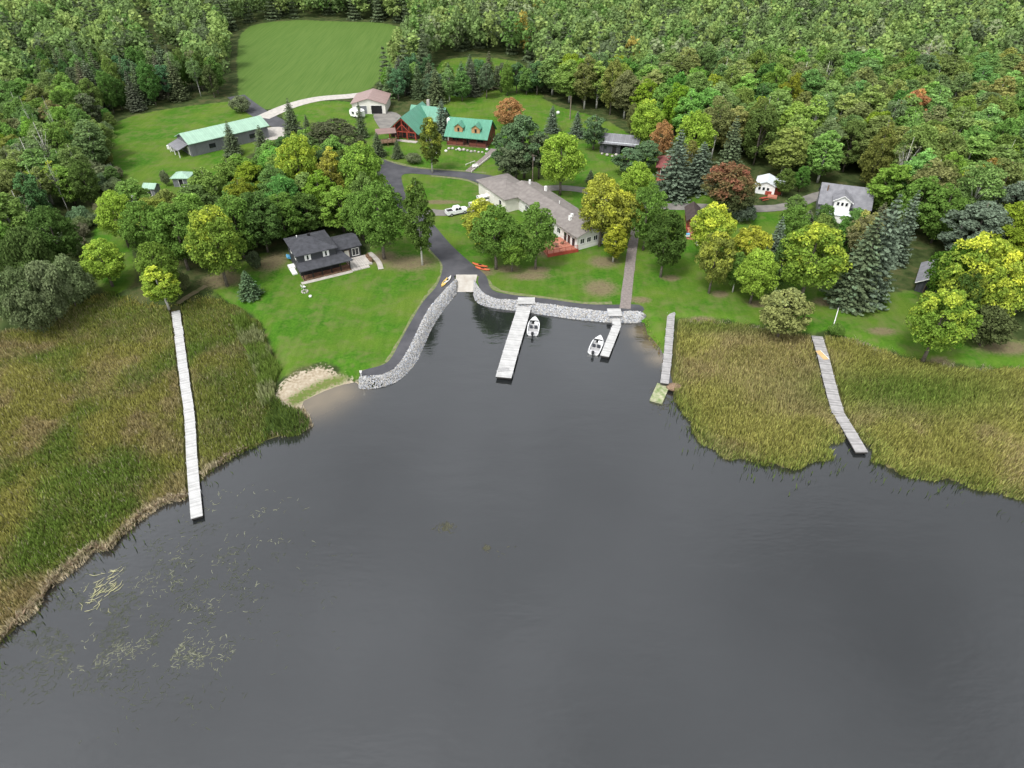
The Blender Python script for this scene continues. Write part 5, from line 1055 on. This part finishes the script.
T_('spruce', 919, 192, 26, BS, .0, 'rear right spruce of the massive group by the dark shed', 262)
T_('spruce', 860, 262, 26, SP, .2, 'low spruce at the left foot of the massive group', 306)
T_('cedar', 792, 287, 48, (.19,.21,.07), .3, 'brown-green rounded cedar at the head of the crooked dock', 335)
T_('oak', 958, 284, 58, (.20,.32,.05), .42, 'leaning yellow-green tree at the marsh edge right of the dark shed', 360)
T_('oak', 966, 238, 40, (.085,.17,.025), .1, 'vivid green tree immediately right of the dark shed', 312)
T_('oak', 999, 229, 70, LG, .56, 'brightest yellow tree at the right edge', 322)
T_('oak', 1020, 250, 50, LG, .6, 'yellow tree cut by the right edge of the photo', 335)
T_('cedar', 1003, 300, 44, (.075,.095,.035), .1, 'dull olive cedar under the brightest yellow tree', 345)
T_('oak', 978, 268, 34, (.075,.13,.03), .3, 'darker green tree between the leaning tree and the brightest yellow one', 335)
T_('shrub', 942, 297, 18, G, 0, 'small green bush against the near end of the dark shed', 315)
T_('shrub', 838, 325, 14, G, 0, 'small bush in the grass at the right of the crooked dock head', 333)
T_('pine', 988, 200, 62, BS, .0, 'spreading blue-grey pine above the brightest yellow tree', 262)
T_('pine', 1022, 178, 50, BS, .0, 'blue-grey pine at the right edge above the spreading one', 245)
T_('wood', 895, 172, 34, G, .05, 'green tree behind the rear corner of the grey-roofed house', 214)
T_('wood', 903, 160, 46, LG, .1, 'light green tree directly behind the largest spruce', 216)
T_('wood', 932, 172, 44, G, .1, 'green tree behind the rear right spruce', 234)
T_('wood', 957, 180, 42, G, .0, 'green tree left of the spreading blue-grey pine', 243)
# left side
T_('wood', 226, 190, 44, G, 0, 'dark tree right of the mottled yellow one at the edge of the lawn', 258)
T_('wood', 252, 186, 46, DG, 0, 'dark tree with bare stems below, left of the charcoal house', 252)
T_('wood', 276, 190, 44, G, 0, 'green tree just behind the left corner of the charcoal house', 243)
T_('wood', 302, 190, 44, (.10,.17,.04), .08, 'green tree behind the roof of the charcoal house', 234)
T_('wood', 336, 184, 46, LG, .08, 'light green tree behind the low wing of the charcoal house', 232)
T_('wood', 356, 188, 36, G, .05, 'green tree between the charcoal house wing and the asphalt drive', 240)
T_('oak', 93, 238, 44, YG, .30, 'round yellow-green tree alone at the head of the left marsh', 286)
T_('tall', 152, 262, 34, YG, .45, 'bright yellow-green tree at the head of the long left dock', 309)
T_('oak', 148, 240, 38, (.16,.25,.045), .2, 'mottled green tree just behind the bright one by the long dock', 300)
T_('oak', 107, 189, 38, YG, .12, 'light green tree at the lower left corner of the field', 247)
T_('oak', 133, 197, 44, G, .15, 'green tree below the tiny mint-roofed shed', 262)
T_('oak', 203, 203, 54, (.19,.29,.05), .40, 'large mottled yellow and green tree left of the small spruces', 286)
T_('oak', 165, 198, 50, G, .15, 'broad green tree behind the mottled yellow one', 270)
T_('spruce', 244, 271, 21, (.075,.12,.055), .3, 'small neat spruce on the lawn near the marsh', 297)
T_('shrub', 252, 252, 13, SP, 0, 'small dark bush between the spruce and the charcoal house', 269)
T_('oak', 290, 130, 40, YG, .5, 'yellow-topped tree between the long pole barn and the charcoal house', 205)
T_('tall', 325, 142, 28, (.28,.28,.06), .4, 'pale gold poplar rising from the middle wood', 215)
T_('oak', 356, 138, 46, LG, .22, 'bright green tree at the road edge of the middle wood', 215)
T_('oak', 330, 118, 62, (.10,.115,.06), .0, 'broad grey-green crown by the asphalt road above the middle wood', 172)
T_('spruce', 226, 122, 17, SP, 0, 'dark spruce in front of the long pole barn, left of two', 155)
T_('spruce', 258, 126, 20, SP, 0, 'dark spruce in front of the long pole barn, right of two', 163)
T_('spruce', 287, 99, 17, SP, 0, 'dark spruce beside the asphalt road above the barn', 133)
T_('spruce', 305, 115, 12, SP, 0, 'smaller dark spruce across the road from the barn', 139)
T_('spruce', 358, 103, 12, SP, 0, 'dark spruce in front of the two-bay garage', 137)
T_('shrub', 238, 97, 20, GG, 0, 'grey-green bush at the top of the field by the road', 112)
T_('shrub', 163, 172, 8, GG, 0, 'small grey bush on the field above the gazebo', 186)
T_('willow', 28, 260, 46, (.21,.26,.13), .0, 'big dark willow bush at the edge of the left marsh', 318)
T_('willow', 54, 258, 46, (.20,.26,.12), .0, 'dark bush right of the big willow bush', 305)
T_('willow', 8, 268, 50, (.14,.19,.08), .15, 'dark bush cut by the left edge above the marsh', 324)
T_('willow', 20, 285, 46, (.15,.19,.09), .0, 'nearest dark bush at the marsh side', 330)
T_('oak', 38, 204, 46, (.09,.16,.04), .05, 'light green tree above the dark marsh bushes', 270)
T_('willow', 10, 225, 50, (.11,.17,.05), .1, 'green bush under the left wood at the photo edge', 290)
T_('bare', 20, 97, 12, G, 0, 'bare white trunk leaning at the far left of the wood', h=17)
T_('bare', 42, 97, 12, G, 0, 'second bare white trunk from the left in the wood', h=17)
T_('bare', 45, 156, 14, YG, .5, 'thin pale birch with few leaves inside the left wood', h=13)
T_('bare', 25, 165, 14, YG, .5, 'thin birch nearer the left edge with few leaves', h=13)
T_('oak', 940, 139, 22, (.36,.30,.04), .6, 'small vivid golden tree inside the right wood', h=12)
T_('oak', 938, 154, 20, OR, 0, 'rusty tree just below the vivid golden one', h=11)
T_('oak', 980, 163, 30, YG, .55, 'lime yellow tree in the right wood left of the orange one', h=12)
T_('oak', 1005, 158, 48, (.27,.19,.05), .25, 'large orange-brown tree near the right edge of the wood', h=13)
T_('oak', 957, 150, 36, LG, .1, 'vivid green tree right of the small golden one', h=13)
T_('oak', 665, 118, 22, OR, .2, 'rust and gold tree above the maroon cottage', h=12)
T_('oak', 634, 101, 12, RD, 0, 'small dark red tree at the top of the wood behind the storage shed', h=10)
T_('oak', 650, 97, 34, YG, .3, 'yellow-green tree above the storage shed roof corner', h=15)
T_('oak', 700, 107, 38, YG, .2, 'light green tree in the wood left of the thin olive spruce', h=16)
T_('bare', 770, 97, 16, G, 0, 'bare grey tree in the middle of the upper wood', h=15)
T_('bare', 1016, 140, 16, YG, 0, 'bare birch group at the right edge of the wood', h=14)
T_('bare', 890, 120, 14, YG, .2, 'dead grey tree in the right wood', h=15)

# ---- woods: every stem a tree, scattered on its own ground
BLD = [(at(330,262), 11), (at(560,225), 9), (at(530,205), 10), (at(505,190), 8), (at(468,138), 10), (at(405,125), 10), (at(215,135), 9), (at(250,128), 10), (at(185,145), 8), (at(368,104), 9), (at(616,145), 8), (at(664,170), 6.5), (at(766,186), 5),
       (at(840,205), 6), (at(858,207), 5.5), (at(925,275), 6), (at(690,225), 5), (at(182,182), 3.5), (at(150,192), 3), (at(361,116), 5)]
LZ = [zone(l) for l in lawns + fields]; roads = [pts(l) for l in ([(236,96),(246,104),(262,115),(285,127),(312,138),(340,150),(372,160)], [(262,118),(290,106),(318,99),(352,96)], [(494,180),(560,188),(612,199),(700,207),(785,207),(840,190)])]
RP = np.array([p for r_ in roads for p in smooth_line(r_, 6)])
def scatter(poly, sp, mix, hgt, wid, seed, where, jit=.38, lawn_ok=False, gap=.38):
    rs = random.Random(seed); q = np.array(pts(poly)); x0, y0 = q.min(0); x1, y1 = q.max(0); y = y0; row = 0; n = 0
    while y < y1:
        x = x0 + (row % 2)*sp/2
        while x < x1:
            X, Y = x + rs.uniform(-jit,jit)*sp, y + rs.uniform(-jit,jit)*sp; x += sp; p = np.array([[X, Y]])
            if sdist(p, q)[0] < 0: continue
            if not lawn_ok and any(sdist(p, z)[0] > -1 for z in LZ): continue
            if any(math.dist((X,Y), c_) < r_ for c_, r_ in BLD): continue
            if np.hypot(*(RP - p).T).min() < 4.2: continue
            if any(math.dist((X,Y), (a, b)) < r_*gap + wid[0]*.28 for a, b, r_ in USED): continue
            k, col, yel, nm = rs.choices([m_[1:] for m_ in mix], [m_[0] for m_ in mix])[0]
            col = [c_*rs.uniform(.82,1.2) for c_ in col]; h = rs.uniform(*hgt)*(.8 if k == 'shrub' else 1)
            if k == 'shrub': h = rs.uniform(2.5, 4.5)
            put(k, X, Y, h, rs.uniform(*wid)*(.75 if k in ('aspen','bare') else 1), col, max(0, yel+rs.uniform(-.12,.12)) if yel else 0, (f'{nm} {spot(X, Y, h, where)}' if len(f'{nm} {spot(X, Y, h, where)}'.split()) < 15 else f'{nm} {where}'), f'{nm}s {where}'); n += 1
        y += sp*.87; row += 1
    return n
LM = [(372,104,'the two-bay garage'),(405,125,'the timber-gabled lodge'),(470,130,'the two-dormer cabin'),(616,140,'the storage shed'),(664,165,'the maroon cottage'),(690,165,'the blue spruces'),(735,178,'the dull red maple'),(767,182,'the little red cabin'),
 (800,190,'the gravel lane'),(845,203,'the grey-roofed house'),(903,215,'the massive spruces'),(940,145,'the vivid golden tree'),(1005,170,'the orange-brown tree'),(995,235,'the spreading blue pine'),(215,130,'the long pole barn'),(320,245,'the charcoal house'),(182,182,'the mint-roofed gazebo'),
 (205,245,'the mottled yellow tree'),(290,170,'the yellow-topped tree'),(325,180,'the pale gold poplar'),(330,145,'the broad grey-green crown'),(358,180,'the asphalt road bend'),(112,165,'the leaning rail fence'),(38,240,'the dark marsh bushes'),(93,262,'the lone round tree'),(35,175,'the thin birches'),(28,110,'the bare white trunks'),(160,112,'the far end of the field'),(560,115,'the bare pole in the clearing')]
def spot(X, Y, h, where):
    x, y = proj(X, Y, GZ+h*.6); b = min(LM, key=lambda l: math.hypot((l[0]-x)*.8, l[1]-y)); dx, dy = x-b[0], y-b[1]; d = math.hypot(dx, dy)
    rel = ('well ' if d > 45 else '') + (('above' if dy < 0 else 'below') if abs(dy) > abs(dx) else ('right of' if dx > 0 else 'left of'))
    return f"{rel} {b[2]}"
gr = ('wood', (.155,.25,.065), .04, 'green broadleaf tree'); lg = ('wood', (.21,.32,.075), .08, 'light green broadleaf tree'); yg = ('wood', (.21,.28,.035), .2, 'yellow-green broadleaf tree'); dg = ('wood', DG, 0, 'dark green broadleaf tree')
tp = ('tall', (.18,.265,.085), .04, 'tall green poplar'); tpy = ('tall', (.25,.345,.10), .10, 'tall yellowing poplar'); ap = ('aspen', (.20,.27,.10), .1, 'thin pale aspen'); sp_ = ('spruce', SP, .1, 'dark spruce'); pn = ('pine', PN, .1, 'dark pine')
orr = ('wood', OR, .2, 'rusty orange tree'); ba = ('bare', GG, 0, 'nearly bare tree'); sh_g = ('shrub', GG, 0, 'grey-green shrub')
nA = scatter([(-70,285),(10,280),(50,262),(62,238),(78,216),(98,206),(110,168),(100,132),(80,114),(-70,104)], 5.6, [(3,)+gr,(2.6,)+lg,(1,)+yg,(.6,)+dg,(2.4,)+tp,(2.2,)+ap,(.5,)+ba,(.3,)+pn,(.8,)+sh_g], (10,15), (6.5,9.5), 1, 'in the dense wood along the left edge')
nB = scatter([(40,110),(105,122),(125,114),(160,106),(215,98),(240,92),(200,84),(40,84)], 5.2, [(3,)+sp_,(2,)+dg,(1,)+gr,(1,)+pn,(.7,)+ap], (11,16), (5,7.5), 2, 'in the dark tree line behind the big field')
nC = scatter([(140,232),(172,255),(170,285),(205,280),(232,254),(272,248),(284,236),(330,228),(362,238),(385,205),(366,176),(332,166),(300,166),(280,180),(258,192),(225,206),(196,226),(165,236)], 5.2, [(4,)+gr,(2.6,)+lg,(.8,)+yg,(1,)+dg], (11,14), (8,10.5), 3, 'in the wood between the charcoal house and the field')
nD = scatter([(545,104),(600,114),(650,130),(690,152),(722,166),(750,170),(790,186),(830,183),(878,196),(902,218),(935,238),(965,248),(1110,275),(1110,92),(545,92)], 6.3, [(2.5,)+gr,(2,)+lg,(1,)+yg,(4,)+tp,(3,)+tpy,(1,)+ap,(.4,)+ba,(.12,)+orr,(.4,)+dg], (14,19), (8,11.5), 4, 'in the wood that fills the upper right')
nE = scatter([(945,238),(975,262),(1000,310),(1060,335),(1150,300),(1110,240)], 6.0, [(2,)+gr,(2,)+yg,(1,)+pn,(1,)+lg], (10,14), (7,9), 5, 'in the thicket at the right edge behind the marsh')
nF = scatter([(380,100),(440,104),(470,101),(500,98),(560,100),(560,88),(380,88)], 5.6, [(3,)+sp_,(2,)+pn,(1,)+tpy,(1,)+gr], (9,13), (5,7), 6, 'behind the green-roofed log buildings', lawn_ok=True)
nG = scatter([(780,236),(800,232),(850,240),(900,236),(900,250),(860,262),(790,262)], 5.0, [(3,)+dg,(2,)+gr,(1,)+sp_], (7,10), (5,6.5), 7, 'between the grey-roofed house and the broad oak', lawn_ok=True)
nH = scatter([(770,196),(800,190),(815,200),(808,222),(775,215)], 4.6, [(3,)+dg,(2,)+gr], (5,8), (4,5.5), 8, 'left of the grey-roofed house', lawn_ok=True)
nI = scatter([(60,236),(85,214),(108,206),(104,222),(90,238),(78,262)], 4.0, [(1,)+sh_g], (2,3), (3,4.5), 9, 'on the rough ground left of the lone yellow-green tree', lawn_ok=True)
nJ = scatter([(100,120),(112,126),(116,170),(124,200),(112,205),(104,165)], 3.6, [(2,)+sh_g,(1,)+gr], (3,6), (3,4.5), 10, 'along the left side of the big field', lawn_ok=True)
nK = scatter([(162,296),(172,288),(200,288),(214,282),(205,292),(180,300)], 3.2, [(1,)+sh_g], (1.5,2.5), (2,3), 11, 'under the trees at the head of the long left dock', lawn_ok=True)
by_label = {}
for o_ in list(C.objects):
    if o_.parent is None and o_.get('group') and ' in the wood' not in str(o_.get('label')) and o_.type == 'EMPTY' and o_.name.split('.')[0] in set(KN.values()): by_label.setdefault(o_['label'], []).append(o_)
for lb_, os_ in by_label.items():
    k = len(os_); px_ = {o_.name: proj(o_.location.x, o_.location.y, 8) for o_ in os_}
    if k in (2, 3, 4, 5, 6):
        rows = [sorted(os_, key=lambda o_: px_[o_.name][1])] if k < 4 else [sorted(os_, key=lambda o_: px_[o_.name][1])[:k//2], sorted(os_, key=lambda o_: px_[o_.name][1])[k//2:]]
        for ri, row_ in enumerate(rows):
            row_ = sorted(row_, key=lambda o_: px_[o_.name][0]); nm_ = {1: [''], 2: ['left', 'right'], 3: ['leftmost', 'middle', 'rightmost']}[len(row_)]
            for o_, w1_ in zip(row_, nm_): o_['label'] = ' '.join(x_ for x_ in (['farther', 'nearer'][ri] if len(rows) > 1 else '', w1_, lb_) if x_)
    elif k > 6:
        for o_ in os_: o_['group'] = lb_.replace('tree ', 'trees ').replace('poplar ', 'poplars ')
print('TREES', NTREE, nA, nB, nC, nD, nE, nF, nG, nH)

# the far wood past counting: one object
def farwood(seed, regions, m_):
    rs = np.random.RandomState(seed); protos = []
    for s in range(3): V, F_, lo, rn, _, _ = broadleaf(900+s, 15, 4.0, .1, 16, 330, .62, (.32,.5), 1.2, 1); protos.append((V, lo, rn))
    V, F_, lo, rn, _, _ = spruce(950, 14, 3.0, 10, .28, .7); protos.append((V, lo, rn)); VV = []; CC = []; PAL = np.array([(.15,.225,.075), (.20,.28,.085), (.19,.25,.08), (.13,.19,.07), DG, SP, (.30,.25,.06), GG])
    for (x0, x1, y0, y1, sp) in regions:
        X, Y = np.meshgrid(np.arange(x0, x1, sp), np.arange(y0, y1, sp*.87)); X = X.ravel() + rs.uniform(-.4,.4,X.size)*sp; Y = Y.ravel() + rs.uniform(-.4,.4,Y.size)*sp; Q = np.column_stack([X, Y])
        ok = np.ones(len(Q), bool)
        for z in LZ: ok &= sdist(Q, z) < -3
        ok &= sdist(Q, LAND) > 6
        for c_, r_ in BLD: ok &= np.hypot(Q[:,0]-c_[0], Q[:,1]-c_[1]) > r_
        U = np.array([(a, b) for a, b, _ in USED])
        for i in np.where(ok)[0]:
            if np.hypot(*(RP - Q[i]).T).min() < 6: continue
            if Y[i] < 300 and np.hypot(*(U - Q[i]).T).min() < 4.5: continue
            if ROADX(X[i], Y[i]): continue
            k = rs.choice(4, p=[.27,.27,.27,.19]); V, lo, rn = protos[k]; a = rs.rand()*6.28; s_ = rs.uniform(.8,1.2); sz = rs.uniform(.8,1.15)
            VV.append(np.column_stack([(V[:,0]*math.cos(a)-V[:,1]*math.sin(a))*s_ + X[i], (V[:,0]*math.sin(a)+V[:,1]*math.cos(a))*s_ + Y[i], V[:,2]*sz + GZ]).astype(np.float32))
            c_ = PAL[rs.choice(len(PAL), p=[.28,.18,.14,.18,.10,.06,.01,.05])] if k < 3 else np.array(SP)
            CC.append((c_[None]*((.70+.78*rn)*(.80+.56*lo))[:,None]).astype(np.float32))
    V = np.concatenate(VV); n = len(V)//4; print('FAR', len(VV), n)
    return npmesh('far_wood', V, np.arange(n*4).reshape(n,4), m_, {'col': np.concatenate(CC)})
def ROADX(x, y): return abs(x - (-112 + (y-247)*-.55)) < 5 and y > 240
fm_ = bpy.data.materials.new('far_leaves'); fm_.use_nodes = True; ca = N(fm_, 'ShaderNodeAttribute', attribute_name='col'); leafy(fm_, .3)
fw = farwood(5, [(-330, 330, 246, 480, 6.6), (-420, 420, 480, 620, 9.5), (-190, -150, 120, 246, 7), (152, 230, 60, 246, 7), (-190, -152, -60, 120, 8)], fm_); tag(fw, kind='stuff')
